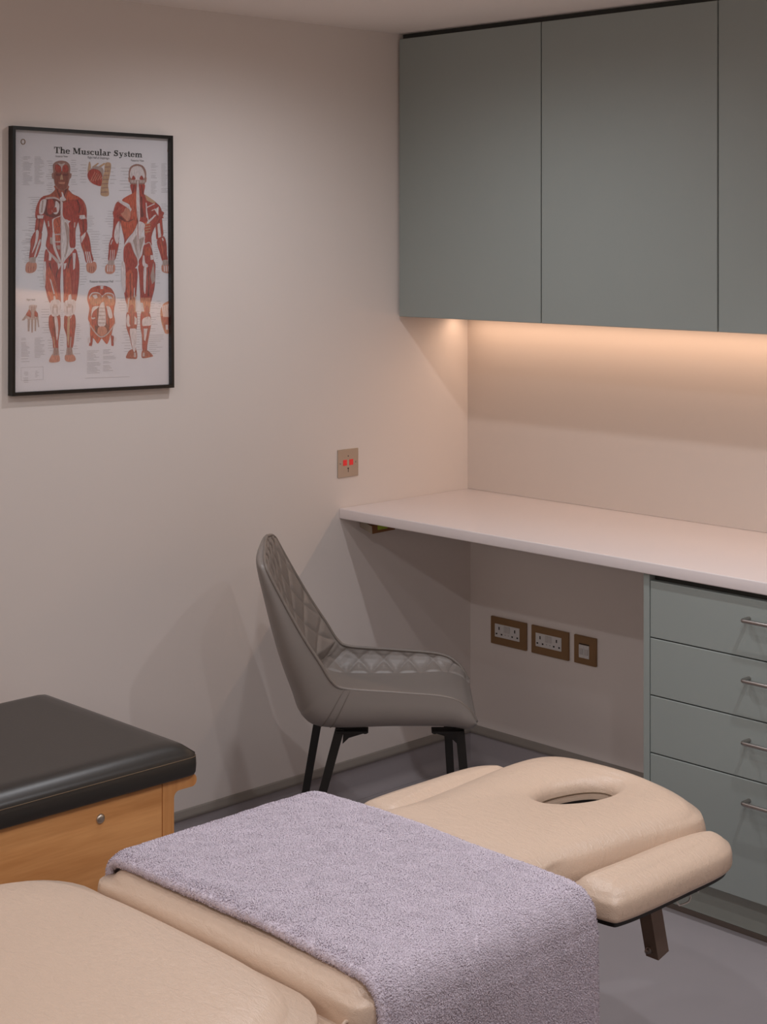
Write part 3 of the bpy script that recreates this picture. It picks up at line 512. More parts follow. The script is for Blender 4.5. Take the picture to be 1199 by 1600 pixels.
LINES = [[(361,5930),(567,5934)],[(361,5897),(576,5900)],[(361,5864),(495,5866)],[(361,5797),(524,5800)],[(361,5764),(636,5768)],[(361,5731),(612,5735)],[(361,5697),(582,5701)],[(361,5664),(581,5668)],[(361,5631),(564,5634)],[(361,5598),(587,5601)],[(361,5531),(574,5534)],[(361,5498),(489,5500)],[(361,5465),(556,5467)],[(361,5432),(618,5435)],[(361,5398),(625,5402)],[(361,5365),(606,5368)],[(361,5332),(627,5335)],[(361,5299),(499,5300)],[(361,5265),(518,5267)],[(361,5232),(551,5234)],[(692,5936),(863,5939)],[(692,5902),(877,5906)],[(692,5869),(907,5873)],[(692,5836),(956,5840)],[(692,5802),(960,5807)],[(692,5769),(970,5773)],[(692,5736),(842,5738)],[(692,5702),(966,5707)],[(692,5669),(905,5672)],[(692,5636),(850,5638)],[(692,5603),(905,5606)],[(692,5569),(827,5571)],[(692,5536),(969,5540)],[(692,5503),(940,5506)],[(692,5469),(840,5471)],[(692,5436),(935,5439)],[(692,5403),(824,5404)],[(692,5369),(824,5371)],[(692,5336),(868,5338)],[(692,5303),(968,5306)],[(692,5269),(971,5272)],[(328,5897),(345,5897)],[(328,5831),(344,5831)],[(328,5764),(345,5765)],[(328,5698),(345,5698)],[(328,5565),(345,5565)],[(328,5498),(346,5499)],[(328,5432),(345,5432)],[(328,5366),(346,5366)],[(328,5299),(345,5299)],[(328,5233),(346,5233)],[(4263,5879),(4421,5882)],[(4263,5845),(4396,5847)],[(4263,5811),(4490,5814)],[(4263,5776),(4436,5779)],[(4263,5708),(4440,5710)],[(4263,5639),(4446,5642)],[(4263,5570),(4425,5573)],[(4263,5536),(4411,5538)],[(4263,5502),(4460,5504)],[(4263,5399),(4488,5402)],[(4263,5364),(4424,5366)],[(4263,5330),(4407,5332)],[(4263,5296),(4406,5297)],[(4263,5261),(4442,5263)],[(4263,5227),(4414,5229)],[(4263,5193),(4370,5194)],[(4263,5158),(4459,5160)],[(4263,5124),(4394,5125)],[(4263,5090),(4396,5091)],[(4598,5885),(4772,5888)],[(4598,5850),(4726,5852)],[(4598,5816),(4758,5818)],[(4598,5782),(4773,5784)],[(4598,5747),(4735,5749)],[(4598,5713),(4802,5716)],[(4598,5678),(4774,5681)],[(4598,5644),(4728,5646)],[(4598,5609),(4738,5611)],[(4598,5575),(4828,5578)],[(4598,5541),(4750,5543)],[(4598,5506),(4801,5509)],[(4598,5472),(4760,5474)],[(4598,5437),(4752,5439)],[(4598,5403),(4749,5405)],[(4598,5368),(4770,5370)],[(4598,5334),(4768,5336)],[(4598,5300),(4733,5301)],[(4598,5231),(4834,5233)],[(4598,5196),(4772,5198)],[(4598,5162),(4841,5164)],[(4598,5127),(4815,5130)],[(1047,5844),(1215,5847)],[(1089,5789),(1215,5791)],[(1096,5734),(1215,5736)],[(1089,5623),(1215,5625)],[(1117,5568),(1215,5569)],[(1043,5511),(1215,5514)],[(1020,5456),(1215,5458)],[(1056,5401),(1215,5403)],[(1102,5290),(1215,5292)],[(1047,5234),(1215,5236)],[(1075,5179),(1215,5181)],[(1052,5123),(1215,5125)],[(1093,5068),(1215,5069)],[(1766,5888),(1917,5891)],[(1766,5833),(1902,5835)],[(1766,5777),(1924,5779)],[(1766,5721),(1881,5723)],[(1766,5665),(1969,5668)],[(1766,5610),(1957,5612)],[(1766,5498),(1962,5501)],[(1766,5387),(1893,5388)],[(1766,5331),(1911,5332)],[(1766,5275),(1952,5277)],[(1766,5108),(1876,5109)],[(506,4923),(841,4926)],[(590,4872),(841,4874)],[(635,4820),(841,4822)],[(555,4768),(841,4770)],[(624,4716),(841,4718)],[(632,4664),(841,4665)],[(577,4612),(841,4613)],[(619,4560),(841,4561)],[(621,4456),(841,4457)],[(523,4404),(841,4405)],[(469,4423),(729,4424)],[(534,4355),(729,4356)],[(523,4287),(729,4288)],[(536,4219),(729,4219)],[(529,4151),(729,4151)],[(516,4082),(729,4083)],[(598,4014),(729,4014)],[(535,3946),(729,3946)],[(445,3878),(729,3878)],[(452,3810),(729,3809)],[(564,3741),(729,3741)],[(589,3673),(729,3673)],[(494,3605),(729,3605)],[(471,3537),(729,3536)],[(481,3469),(729,3468)],[(593,3400),(729,3400)],[(610,3332),(729,3331)],[(337,4098),(581,4099)],[(430,4014),(581,4014)],[(419,3972),(581,3972)],[(427,3888),(581,3888)],[(351,3845),(581,3845)],[(312,3803),(581,3803)],[(334,3761),(581,3761)],[(373,3677),(581,3676)],[(429,3635),(581,3634)],[(315,3593),(581,3592)],[(366,3508),(581,3507)],[(410,3466),(581,3465)],[(409,3424),(581,3423)],[(340,3382),(581,3381)],[(393,3340),(581,3339)],[(395,3297),(581,3296)],[(860,3578),(971,3578)],[(769,3497),(971,3496)],[(792,3416),(971,3415)],[(798,3334),(971,3333)],[(800,3253),(971,3252)],[(819,3171),(971,3170)],[(777,3090),(971,3089)],[(859,3008),(971,3008)],[(775,2928),(971,2926)],[(823,2846),(971,2845)],[(849,2764),(971,2763)],[(848,2683),(971,2682)],[(2250,4464),(2420,4464)],[(2250,4414),(2477,4415)],[(2250,4365),(2417,4365)],[(2250,4315),(2435,4316)],[(2250,4266),(2461,4266)],[(2250,4216),(2405,4217)],[(2250,4118),(2430,4118)],[(2250,4068),(2427,4068)],[(2367,4068),(2625,4069)],[(2367,4002),(2660,4003)],[(2367,3936),(2596,3937)],[(2367,3871),(2635,3870)],[(2367,3805),(2590,3804)],[(2367,3739),(2616,3738)],[(2367,3673),(2564,3672)],[(2367,3607),(2655,3606)],[(2367,3541),(2536,3540)],[(2367,3475),(2616,3474)],[(2367,3409),(2655,3408)],[(2367,3343),(2538,3342)],[(2367,3277),(2541,3276)],[(1920,3969),(2049,3969)],[(1920,3887),(2066,3887)],[(1920,3805),(2063,3805)],[(1920,3723),(2025,3723)],[(1920,3641),(1997,3641)],[(1920,3559),(2060,3558)],[(1920,3477),(2020,3476)],[(1920,3394),(2047,3394)],[(1920,3230),(2027,3230)],[(2036,3246),(2157,3245)],[(2036,3180),(2244,3179)],[(2036,3114),(2196,3113)],[(2036,3049),(2164,3048)],[(2036,2983),(2145,2982)],[(2036,2917),(2239,2915)],[(2036,2851),(2243,2849)],[(2036,2786),(2223,2784)],[(2036,2720),(2167,2718)],[(2041,5778),(2230,5781)],[(2091,5705),(2230,5707)],[(2002,5629),(2230,5633)],[(2056,5556),(2230,5559)],[(2062,5482),(2230,5484)],[(2033,5408),(2230,5410)],[(2053,5334),(2230,5336)],[(2959,5726),(3120,5728)],[(2959,5627),(3069,5628)],[(2959,5527),(3122,5529)],[(2959,5428),(3152,5430)],[(2959,5328),(3086,5330)],[(3307,5731),(3584,5735)],[(3297,5648),(3584,5652)],[(3370,5566),(3584,5569)],[(3423,5483),(3584,5485)],[(3273,5398),(3584,5402)],[(3276,5315),(3584,5319)],[(3380,5233),(3584,5236)],[(3248,5149),(3584,5152)],[(2896,4599),(3059,4600)],[(2879,4533),(3059,4534)],[(2872,4466),(3059,4467)],[(2815,4400),(3059,4401)],[(2804,4334),(3059,4335)],[(2892,4268),(3059,4268)],[(2916,4202),(3059,4202)],[(2723,3970),(2959,3970)],[(2805,3903),(2959,3903)],[(2720,3837),(2959,3837)],[(2720,3771),(2959,3771)],[(2812,3705),(2959,3705)],[(2804,3639),(2959,3638)],[(2747,3573),(2959,3572)],[(2796,3506),(2959,3506)],[(2829,3440),(2959,3440)],[(2698,3374),(2959,3373)],[(2775,3308),(2959,3307)],[(2745,3242),(2959,3241)],[(2685,3176),(2959,3174)],[(3119,3903),(3259,3903)],[(3119,3829),(3286,3829)],[(3119,3754),(3321,3754)],[(3119,3605),(3312,3604)],[(3119,3530),(3292,3530)],[(3119,3455),(3244,3455)],[(3119,3381),(3221,3380)],[(3119,3306),(3309,3305)],[(3119,3232),(3298,3230)],[(3119,3157),(3345,3155)],[(3119,3082),(3331,3081)],[(3119,3008),(3223,3007)],[(3119,2933),(3250,2932)],[(3119,2784),(3351,2781)],[(4357,3836),(4493,3836)],[(4416,3777),(4493,3777)],[(4378,3719),(4493,3719)],[(4369,3660),(4493,3660)],[(4399,3601),(4493,3601)],[(4352,3543),(4493,3542)],[(4392,3484),(4493,3484)],[(4388,3425),(4493,3425)],[(4423,3367),(4493,3366)],[(4414,3249),(4493,3249)],[(4371,3191),(4493,3190)],[(4393,3132),(4493,3131)],[(4598,4810),(4754,4811)],[(4598,4756),(4817,4758)],[(4598,4703),(4737,4703)],[(4598,4649),(4812,4650)],[(4598,4595),(4763,4596)],[(4598,4541),(4795,4542)],[(4598,4488),(4712,4488)],[(4598,4434),(4821,4435)],[(4598,4380),(4776,4381)],[(4430,3031),(4548,3030)],[(4430,2978),(4571,2976)],[(4430,2924),(4527,2923)],[(4430,2870),(4544,2869)],[(4430,2817),(4531,2816)],[(4430,2709),(4571,2708)],[(4661,4105),(4752,4105)],[(4661,4054),(4788,4055)],[(4661,3954),(4769,3954)],[(4661,3903),(4796,3903)],[(4661,3853),(4811,3853)],[(4661,3802),(4759,3802)],[(4661,3702),(4775,3701)],[(4661,3651),(4795,3651)],[(4661,3601),(4778,3600)],[(4661,3550),(4774,3550)],[(4661,3500),(4812,3499)],[(4661,3450),(4756,3449)],[(4661,3399),(4848,3398)],[(4661,3349),(4747,3348)],[(988,2307),(1121,2305)],[(891,2113),(1121,2109)],[(881,2048),(1121,2044)],[(904,1982),(1121,1979)],[(886,1917),(1121,1913)],[(930,1786),(1121,1783)],[(999,1720),(1121,1717)],[(898,1656),(1121,1652)],[(959,1590),(1121,1587)],[(920,1526),(1121,1522)],[(1442,2071),(1514,2070)],[(1442,2022),(1555,2021)],[(1442,1973),(1542,1972)],[(1442,1924),(1528,1923)],[(1920,1703),(2020,1701)],[(1920,1650),(2044,1648)],[(1920,1598),(2014,1596)],[(1920,1545),(2056,1542)],[(1920,1492),(2035,1490)],[(1920,1440),(2013,1438)],[(1920,1387),(2000,1386)],[(1920,1335),(2071,1331)],[(1920,1282),(2007,1280)],[(1442,1450),(1563,1447)],[(1442,1384),(1566,1382)],[(1442,1319),(1535,1317)],[(1442,1253),(1555,1251)],[(1442,1188),(1529,1186)],[(1442,1057),(1572,1054)],[(1442,992),(1543,989)],[(1824,1146),(1957,1143)],[(1824,1081),(1981,1077)],[(1824,949),(2041,944)],[(1146,1391),(1215,1389)],[(1067,1327),(1215,1324)],[(1101,1261),(1215,1259)],[(1083,1196),(1215,1193)],[(1082,1131),(1215,1128)],[(1132,1065),(1215,1063)],[(306,1409),(442,1406)],[(306,1375),(447,1371)],[(306,1306),(460,1303)],[(306,1272),(443,1269)],[(306,1238),(463,1235)],[(306,1204),(523,1199)],[(306,1170),(545,1165)],[(306,1136),(482,1132)],[(306,1102),(497,1098)],[(306,1068),(556,1062)],[(306,1034),(553,1028)],[(306,1000),(511,995)],[(306,966),(540,960)],[(306,898),(503,893)],[(306,830),(541,824)],[(692,1400),(932,1395)],[(692,1366),(861,1363)],[(692,1332),(989,1326)],[(692,1298),(896,1293)],[(692,1264),(861,1260)],[(692,1230),(978,1223)],[(692,1195),(969,1189)],[(692,1161),(926,1156)],[(692,1127),(913,1122)],[(692,1093),(981,1086)],[(692,1059),(981,1052)],[(692,1025),(952,1018)],[(692,991),(989,983)],[(692,957),(873,952)],[(692,922),(856,918)],[(2250,1005),(2615,996)],[(2250,971),(2567,963)],[(2250,937),(2453,932)],[(2250,903),(2509,897)],[(2250,870),(2525,863)],[(2250,836),(2621,826)],[(2250,802),(2468,796)],[(2250,768),(2541,761)],[(2250,701),(2625,691)],[(2250,667),(2676,656)],[(2250,633),(2652,622)],[(2250,600),(2481,593)],[(2250,566),(2553,557)],[(2250,532),(2572,523)],[(2250,498),(2646,487)],[(2250,465),(2553,456)],[(2250,431),(2635,420)],[(2741,1009),(2973,1004)],[(2741,975),(2922,971)],[(2741,942),(3036,934)],[(2741,908),(2956,902)],[(2741,840),(3089,831)],[(2741,806),(3135,796)],[(2741,772),(3135,762)],[(2741,704),(2922,699)],[(2741,670),(2994,663)],[(2741,602),(2940,597)],[(2741,569),(2974,562)],[(2741,535),(3011,527)],[(2741,501),(2929,495)],[(2741,467),(3057,458)],[(3173,2343),(3442,2340)],[(3276,2275),(3442,2273)],[(3197,2210),(3442,2207)],[(3236,2143),(3442,2140)],[(3229,2077),(3442,2074)],[(3288,2009),(3442,2007)],[(3337,1610),(3604,1605)],[(3403,1534),(3604,1530)],[(3332,1460),(3604,1455)],[(3382,1385),(3604,1380)],[(3396,1309),(3604,1305)],[(3448,1233),(3604,1230)],[(3322,1161),(3604,1155)],[(3413,1085),(3604,1080)],[(3405,1010),(3604,1005)],[(3406,935),(3604,930)],[(3788,1968),(3887,1967)],[(3788,1901),(3924,1899)],[(3788,1835),(3958,1832)],[(3788,1768),(3966,1765)],[(3788,1701),(3874,1700)],[(3788,1635),(3927,1632)],[(3788,1568),(3900,1566)],[(3788,1501),(3964,1498)],[(3788,1434),(3939,1431)],[(3788,1368),(3924,1365)],[(3788,1301),(3969,1297)],[(3788,1234),(3891,1232)],[(3788,1167),(3890,1165)],[(3788,1101),(3956,1097)],[(3788,1034),(3899,1031)],[(3788,967),(3967,963)],[(4242,2162),(4395,2160)],[(4242,2102),(4362,2100)],[(4242,2041),(4469,2038)],[(4242,1921),(4371,1919)],[(4242,1800),(4439,1797)],[(4242,1740),(4425,1737)],[(4242,1680),(4346,1678)],[(4242,1619),(4467,1615)],[(4242,1499),(4406,1495)],[(4242,1438),(4414,1435)],[(4201,1326),(4671,1315)],[(4201,1272),(4657,1262)],[(4201,1218),(4680,1208)],[(4201,1165),(4588,1156)],[(4201,1111),(4431,1106)],[(4201,1058),(4463,1052)],[(4201,1004),(4635,994)],[(4201,951),(4429,945)],[(4201,897),(4558,888)],[(4201,843),(4445,837)],[(4452,2226),(4577,2224)],[(4511,2158),(4577,2157)],[(4511,2091),(4577,2090)],[(4457,2025),(4577,2023)],[(4455,1890),(4577,1888)],[(4452,1823),(4577,1821)],[(401,563),(508,560)],[(389,528),(508,525)],[(405,492),(508,489)],[(365,422),(508,417)],[(382,385),(508,382)],[(384,350),(508,346)],[(385,314),(508,310)],[(711,571),(773,569)],[(711,535),(818,532)],[(711,499),(772,497)],[(711,463),(812,460)],[(711,428),(777,426)],[(2191,307),(3575,265)]]
BOXED = [(306, 682), (943, 671), (943, 350), (306, 356)]
CAPTIONS = [('Anterior View', [(1300, 5949), (1670, 5955)]), ('Right Half of Diaphragm', [(2269, 5949), (2939, 5948)]), ('Posterior View', [(3615, 5916), (4035, 5919)]), ('Posterior Abdominal Wall', [(2328, 2758), (3059, 2747)]), ('Right Hand', [(462, 2347), (701, 2343)])]
TITLE_LINE = [(1262, 6051), (3984, 6029), (1271, 6211)]
EYELETS = [(361, 6301), (4868, 6243)]
# ================================================================== THE ROOM
XR, YF, YB = 4.45, -5.25, 0.013
struct(rbox('floor', M['floor'], None, -0.1, XR + .1, YF - .1, YB + .1, -0.1, 0.0, 0))
struct(rbox('ceiling', M['ceiling'], None, -0.1, XR + .1, YF - .1, YB + .1, CEIL, CEIL + .1, 0))
struct(rbox('wall_left', M['wall'], None, -0.1, 0, YF - .1, YB + .1, 0, CEIL, 0))
struct(rbox('wall_back', M['wall'], None, 0, XR + .1, YB, YB + .1, 0, CEIL, 0))
struct(rbox('wall_right', M['wall_white'], None, XR, XR + .1, YF - .1, YB, 0, CEIL, 0))
struct(rbox('wall_front', M['wall_white'], None, 0, XR, YF - .1, YF, 0, CEIL, 0))
# made-up framed panel around the fill light, unseen behind the camera
t = struct(thing('fill_panel_1', 'added wide fill light panel on the wall behind the viewer', 'window', (2.2, YF, 1.6)))
del t['category']
wf = MB()
for (x0, x1, z0, z1) in ((.85, .90, 1.60, 2.24), (3.50, 3.55, 1.60, 2.24), (.90, 3.50, 1.60, 1.65), (.90, 3.50, 2.19, 2.24)):
    wf.box(x0, x1, YF, YF + .03, z0, z1, .002, 1)
wf.build('fill_panel_frame', M['counter'], t)
rbox('pane', M['fill_glow'], t, .90, 3.50, YF + .004, YF + .010, 1.65, 2.19, 0)  # front of the added fill panel

# coved vinyl skirting with a capping strip: profile (distance from wall, height)
def skirting(side):
    pr = [(0.0, 0.0), (0.034, 0.0), (0.034, 0.001)]
    for i in range(7):
        a = PI / 2 * i / 6
        pr.append((0.034 - 0.030 * math.sin(a), 0.001 + 0.030 * (1 - math.cos(a))))
    pr += [(0.004, 0.092), (0.0, 0.092)]
    cp = [(0.0, 0.088), (0.009, 0.088), (0.0115, 0.092), (0.011, 0.098), (0.007, 0.1035), (0.006, 0.109), (0.0035, 0.1125), (0.0, 0.113)]
    if side == 'left':
        a = MB().prism([(d, z) for d, z in pr], 'y', YF, YB).build('baseboard_left', M['floor'], None, True, angle=40)
        b = MB().prism([(d, z) for d, z in cp], 'y', YF, YB).build('trim_1', M['cap'], None, True, angle=50)
    else:
        a = MB().prism([(YB - d, z) for d, z in pr], 'x', 0, XR).build('baseboard_back', M['floor'], None, True, angle=40)
        b = MB().prism([(YB - d, z) for d, z in cp], 'x', 0, XR).build('trim_2', M['cap'], None, True, angle=50)
    struct(a); struct(b)
skirting('left')
skirting('back')
# thin laminate panel between worktop and wall cabinets
struct(rbox('trim_3', M['splash'], None, 0.0005, 3.5, 0.0, YB, 0.8625, 1.4195, 0))

# ================================================================== WALL CABINETS
XD = [0.004, 0.5735, 1.1615, 1.749, 2.337, 2.925, 3.50]
CAB_LABEL = ['sage green wall cabinet in the corner against the left wall',
             'middle sage green wall cabinet, second from the corner',
             'sage green wall cabinet cut by the right edge of the photo',
             'sage green wall cabinet fourth from the corner',
             'sage green wall cabinet fifth from the corner',
             'sage green wall cabinet farthest from the corner']
for i in range(6):
    x0, x1 = XD[i], XD[i + 1]
    t = thing('wall_cabinet', CAB_LABEL[i], 'cabinet', ((x0 + x1) / 2, -0.15, 1.42), 0, 'wall cabinets above the worktop')
    rbox('body', M['carcass'], t, x0, x1 - 0.0005, -0.2945, -0.001, 1.4225, 2.262, 0)
    rbox('door', M['cabinet'], t, x0 + (0.0045 if i == 0 else 0.0018), x1 - 0.0018, -0.3145, -0.2955, 1.4195, 2.263, 0.0012, 1)
# recessed scribe strip closing the gap to the ceiling
struct(rbox('trim_4', M['carcass'], None, 0.0005, 3.5, -0.29, -0.001, 2.2625, CEIL, 0))
# LED strip let into the cabinet undersides
t = thing('led_strip', 'long warm LED strip under the wall cabinets along the back panel', 'light', (1.75, -0.066, 1.42))
rbox('housing', M['steel'], t, 0.02, 3.48, -0.078, -0.054, 1.4165, 1.4222, 0)
rbox('diffuser', M['led'], t, 0.022, 3.478, -0.075, -0.057, 1.4150, 1.4164, 0)

# ================================================================== WORKTOP, DRAWERS
o = MB().box(0.0008, 3.5, -0.555, 0.0125, 0.832, 0.862, 0.003, 3).build('worktop', M['counter'], None, True, angle=50)
tag(o, 'long white worktop running along the back wall under the cabinets', 'worktop')

DX0, DX1 = 1.0985, 1.935
t = thing('drawer_unit', 'sage green unit of four drawers standing under the white worktop', 'drawers', (1.5, -0.3, 0))
for x in (DX0, DX1 - .018):
    rbox('side_panel', M['cabinet'], t, x, x + .018, -0.542, YB - 0.013, 0.105, 0.8315, 0.001, 1)
rbox('body', M['carcass'], t, DX0 + .0185, DX1 - .0185, -0.5185, -0.002, 0.106, 0.831, 0)
rbox('plinth', M['plinth'], t, DX0 + .004, DX1, -0.492, -0.47, 0.014, 0.1045, 0)
rbox('plinth_seal', M['seal'], t, DX0 + .004, DX1, -0.4935, -0.47, 0.0005, 0.0135, 0)
HZ = [0.768, 0.628, 0.483, 0.342]
DZ = [(0.6755, 0.814), (0.5335, 0.6725), (0.3915, 0.5305), (0.107, 0.3885)]
for k in range(4):
    d = rbox('drawer', M['cabinet'], t, DX0 + .0195, DX1 - .0195, -0.540, -0.519, DZ[k][0], DZ[k][1], 0.0012, 1)
    z = HZ[k]
    hx0, hx1, yb, r = 1.404, 1.635, -0.5735, 0.0047
    pts = [(hx0, -0.538, z)]
    pts += [(hx0, yb + 0.008, z)]
    for a in np.linspace(0, PI / 2, 6)[1:]:
        pts.append((hx0 + 0.008 * (1 - math.cos(a)), yb + 0.008 - 0.008 * math.sin(a), z))
    pts += [(hx1 - 0.008 * (1 - math.cos(a)), yb + 0.008 - 0.008 * math.sin(a), z) for a in np.linspace(PI / 2, 0, 6)[:-1]]
    pts += [(hx1, yb + 0.008, z), (hx1, -0.538, z)]
    h = MB().tube(pts, r, 12).build('handle', M['steel'], t, True, angle=60)
    h.parent = d

# ================================================================== SOCKETS AND SWITCHES
def double_socket(x0, label):
    zb, zt = 0.387, 0.472
    t = thing('wall_socket', label, 'socket', (x0 + .073, YB, zb), 0, 'bronze double sockets')
    y = YB
    rbox('face_plate', M['bronze'], t, x0, x0 + .146, y - .0085, y, zb, zt, 0.0012, 1)
    ix0, ix1, iz0, iz1 = x0 + .0185, x0 + .1205, zb + .0235, zt - .0205
    ins = rbox('insert', M['socket'], t, ix0, ix1, y - .0098, y - .0075, iz0, iz1, 0.0008, 1)
    cz = (iz0 + iz1) / 2
    for cx in (ix0 + .0185, ix1 - .0185):
        for (a, b, c, d) in ((-.0022, .0022, .003, .0125), (-.0136, -.0074, -.0125, -.0078), (.0074, .0136, -.0125, -.0078)):
            nest(rbox('pin_hole', M['hole'], t, cx + a, cx + b, y - .0101, y - .0090, cz + c, cz + d, 0), ins)
    for s in (-1, 1):
        cx = (ix0 + ix1) / 2 + s * .0068
        nest(rbox('rocker', M['rocker'], t, cx - .0058, cx + .0058, y - .0118, y - .0092, cz - .002, cz + .0175, 0.001, 1), ins)
        nest(rbox('indicator', M['hole'], t, cx - .001, cx + .001, y - .0102, y - .0092, cz - .0105, cz - .0085, 0), ins)
double_socket(0.094, 'bronze double socket nearest the corner, under the worktop')
double_socket(0.2615, 'bronze double socket between the other double socket and the small switch plate')

x0, zb, zt, y = 0.430, 0.388, 0.472, YB
t = thing('wall_switch', 'small bronze switch plate beside the double sockets, nearest the drawers', 'switch', (x0 + .041, y, zb))
rbox('face_plate', M['bronze'], t, x0, x0 + .083, y - .0085, y, zb, zt, 0.0012, 1)
ix0, ix1 = x0 + .0195, x0 + .0585
rbox('slot', M['hole'], t, ix0 + .001, ix1, y - .0088, y - .007, zb + .0585, zb + .0615, 0)
for k in range(2):
    a = ix0 + k * .0197
    md = rbox('module', M['socket'], t, a, a + .0192, y - .0100, y - .0075, zb + .019, zb + .0575, 0.0008, 1)
    nest(rbox('rocker', M['rocker'], t, a + .003, a + .0162, y - .0125, y - .0095, zb + .029, zb + .047, 0.001, 1), md)

t = thing('alarm_plate', 'square satin steel plate with two red indicators on the left wall above worktop', 'wall plate', (0, -0.521, 0.95))
y0, y1, zb, zt = -0.563, -0.480, 0.952, 1.034
rbox('face_plate', M['nickel'], t, 0.0, 0.0035, y0, y1, zb, zt, 0.0008, 1)
for s in (-1, 1):
    cy = (y0 + y1) / 2 + s * .0125 - .0005
    rbox('indicator', M['red_led'], t, 0.0030, 0.0042, cy - .0075, cy + .0075, zb + .034, zb + .051, 0)
    MB().lathe((0.0035, (y0 + y1) / 2 + s * .031, zb + .0425), (1, 0, 0), [(.0034, 0), (.003, .0012), (.0015, .0016)], 12).build('screw', M['steel'], t, True)
cy = (y0 + y1) / 2
rbox('sensor_hole', M['hole'], t, 0.0034, 0.0037, cy - .002, cy + .002, zb + .060, zb + .063, 0)
MB().prism([(cy - .001, zb + .014), (cy + .001, zb + .014), (cy + .001, zb + .0235), (cy + .0025, zb + .0235), (cy + .0025, zb + .027), (cy - .003, zb + .027), (cy - .003, zb + .0235), (cy - .001, zb + .0235)], 'x', .0034, .0037).build('keyhole', M['hole'], t)

# small brown card stuck under the worktop at the left wall
t = thing('card_packet', 'small brown card with a lime patch tucked under the worktop corner', 'packet', (0.07, -0.46, 0.80))
c = Matrix.Translation((0.060, -0.455, 0.8100)) @ Euler((0.10, 0.10, -0.30)).to_matrix().to_4x4()
MB().box(-.040, .040, -.038, .038, -.012, .012, .001, 1, M4=c).build('card', M['card'], t)
MB().box(-.040, .040, -.0392, -.0382, -.0115, .0115, 0, 1, M4=c).build('edge', M['card_pale'], t)
MB().box(.0401, .0408, -.020, .012, -.003, .0118, 0, 1, M4=c).build('patch', M['lime'], t)

# ================================================================== ANATOMY POSTER
PY0, PZ0 = -1.667, 1.268
TL, TR, BR, BL = (-1.6675, 1.936), (-1.177, 1.932), (-1.173, 1.258), (-1.669, 1.268)
poster = thing('wall_poster', 'black framed chart of the muscular system hanging on the left wall', 'poster', (0, -1.42, 1.26))
def lerp2(p, q, s): return (p[0] + (q[0] - p[0]) * s, p[1] + (q[1] - p[1]) * s)
def quad_pt(a, b):
    """a across 0..1 left to right, b 0..1 bottom to top"""
    return lerp2(lerp2(BL, BR, a), lerp2(TL, TR, a), b)
FX = 0.021
fw, fh = 0.0085 / .492, 0.0085 / .668
outer = [(0, 0), (1, 0), (1, 1), (0, 1)]
inner = [(fw, fh), (1 - fw, fh), (1 - fw, 1 - fh), (fw, 1 - fh)]
fb = MB()
for i in range(4):
    j = (i + 1) % 4
    q = [quad_pt(*outer[i]), quad_pt(*outer[j]), quad_pt(*inner[j]), quad_pt(*inner[i])]
    fb.prism(q, 'x', 0.0008, FX)
fb.build('frame', M['frame'], poster)
def PP(a, b, x):
    q = quad_pt(a, b)
    return (x, q[0], q[1])
pb = MB()
c4 = [quad_pt(a, b) for a, b in inner]
pb.prism(c4, 'x', 0.003, 0.0085).build('paper', mat('chart_paper', (236, 232, 236), 0.7), poster)
gm = bpy.data.materials.new('picture_glazing')
gm.use_nodes = True
nt = gm.node_tree
nt.nodes.remove(nt.nodes['Principled BSDF'])
tr = nt.nodes.new('ShaderNodeBsdfTransparent')
gl = nt.nodes.new('ShaderNodeBsdfGlossy')
gl.inputs['Roughness'].default_value = 0.03
fr = nt.nodes.new('ShaderNodeLayerWeight')
p5 = nt.nodes.new('ShaderNodeMath')
p5.operation = 'POWER'
p5.inputs[1].default_value = 5
nt.links.new(fr.outputs['Facing'], p5.inputs[0])
ma = nt.nodes.new('ShaderNodeMath')
ma.operation = 'MULTIPLY_ADD'
ma.inputs[1].default_value = 1 - GLASS_F0
ma.inputs[2].default_value = GLASS_F0
nt.links.new(p5.outputs[0], ma.inputs[0])
ms = nt.nodes.new('ShaderNodeMixShader')
nt.links.new(ma.outputs[0], ms.inputs[0])
nt.links.new(tr.outputs[0], ms.inputs[1])
nt.links.new(gl.outputs[0], ms.inputs[2])
nt.links.new(ms.outputs[0], nt.nodes['Material Output'].inputs['Surface'])
# gently bowed pane
ga, gb_ = 33, 41
def bow(a, b): return (b - .5) * .668 * (GLASS_TILT[0] * (1 - a) + GLASS_TILT[1] * a)
V = []; Fc = []
for xo in (0.0135, 0.0150):
    for i in range(ga):
        for j in range(gb_):
            a = fw + (1 - 2 * fw) * i / (ga - 1); b_ = fh + (1 - 2 * fh) * j / (gb_ - 1)
            p = quad_pt(a, b_)
            V.append((xo + bow(a, b_), p[0], p[1]))
for k in range(2):
    for i in range(ga - 1):
        for j in range(gb_ - 1):
            n0 = k * ga * gb_ + i * gb_ + j
            Fc.append((n0, n0 + 1, n0 + gb_ + 1, n0 + gb_))
for i in range(ga - 1):
    for j in (0, gb_ - 1):
        n0 = i * gb_ + j; m0 = ga * gb_ + n0
        Fc.append((n0, n0 + gb_, m0 + gb_, m0))
for j in range(gb_ - 1):
    for i in (0, ga - 1):
        n0 = i * gb_ + j; m0 = ga * gb_ + n0
        Fc.append((n0, n0 + 1, m0 + 1, m0))
link_mesh('glazing', V, Fc, gm, poster, True, angle=40)

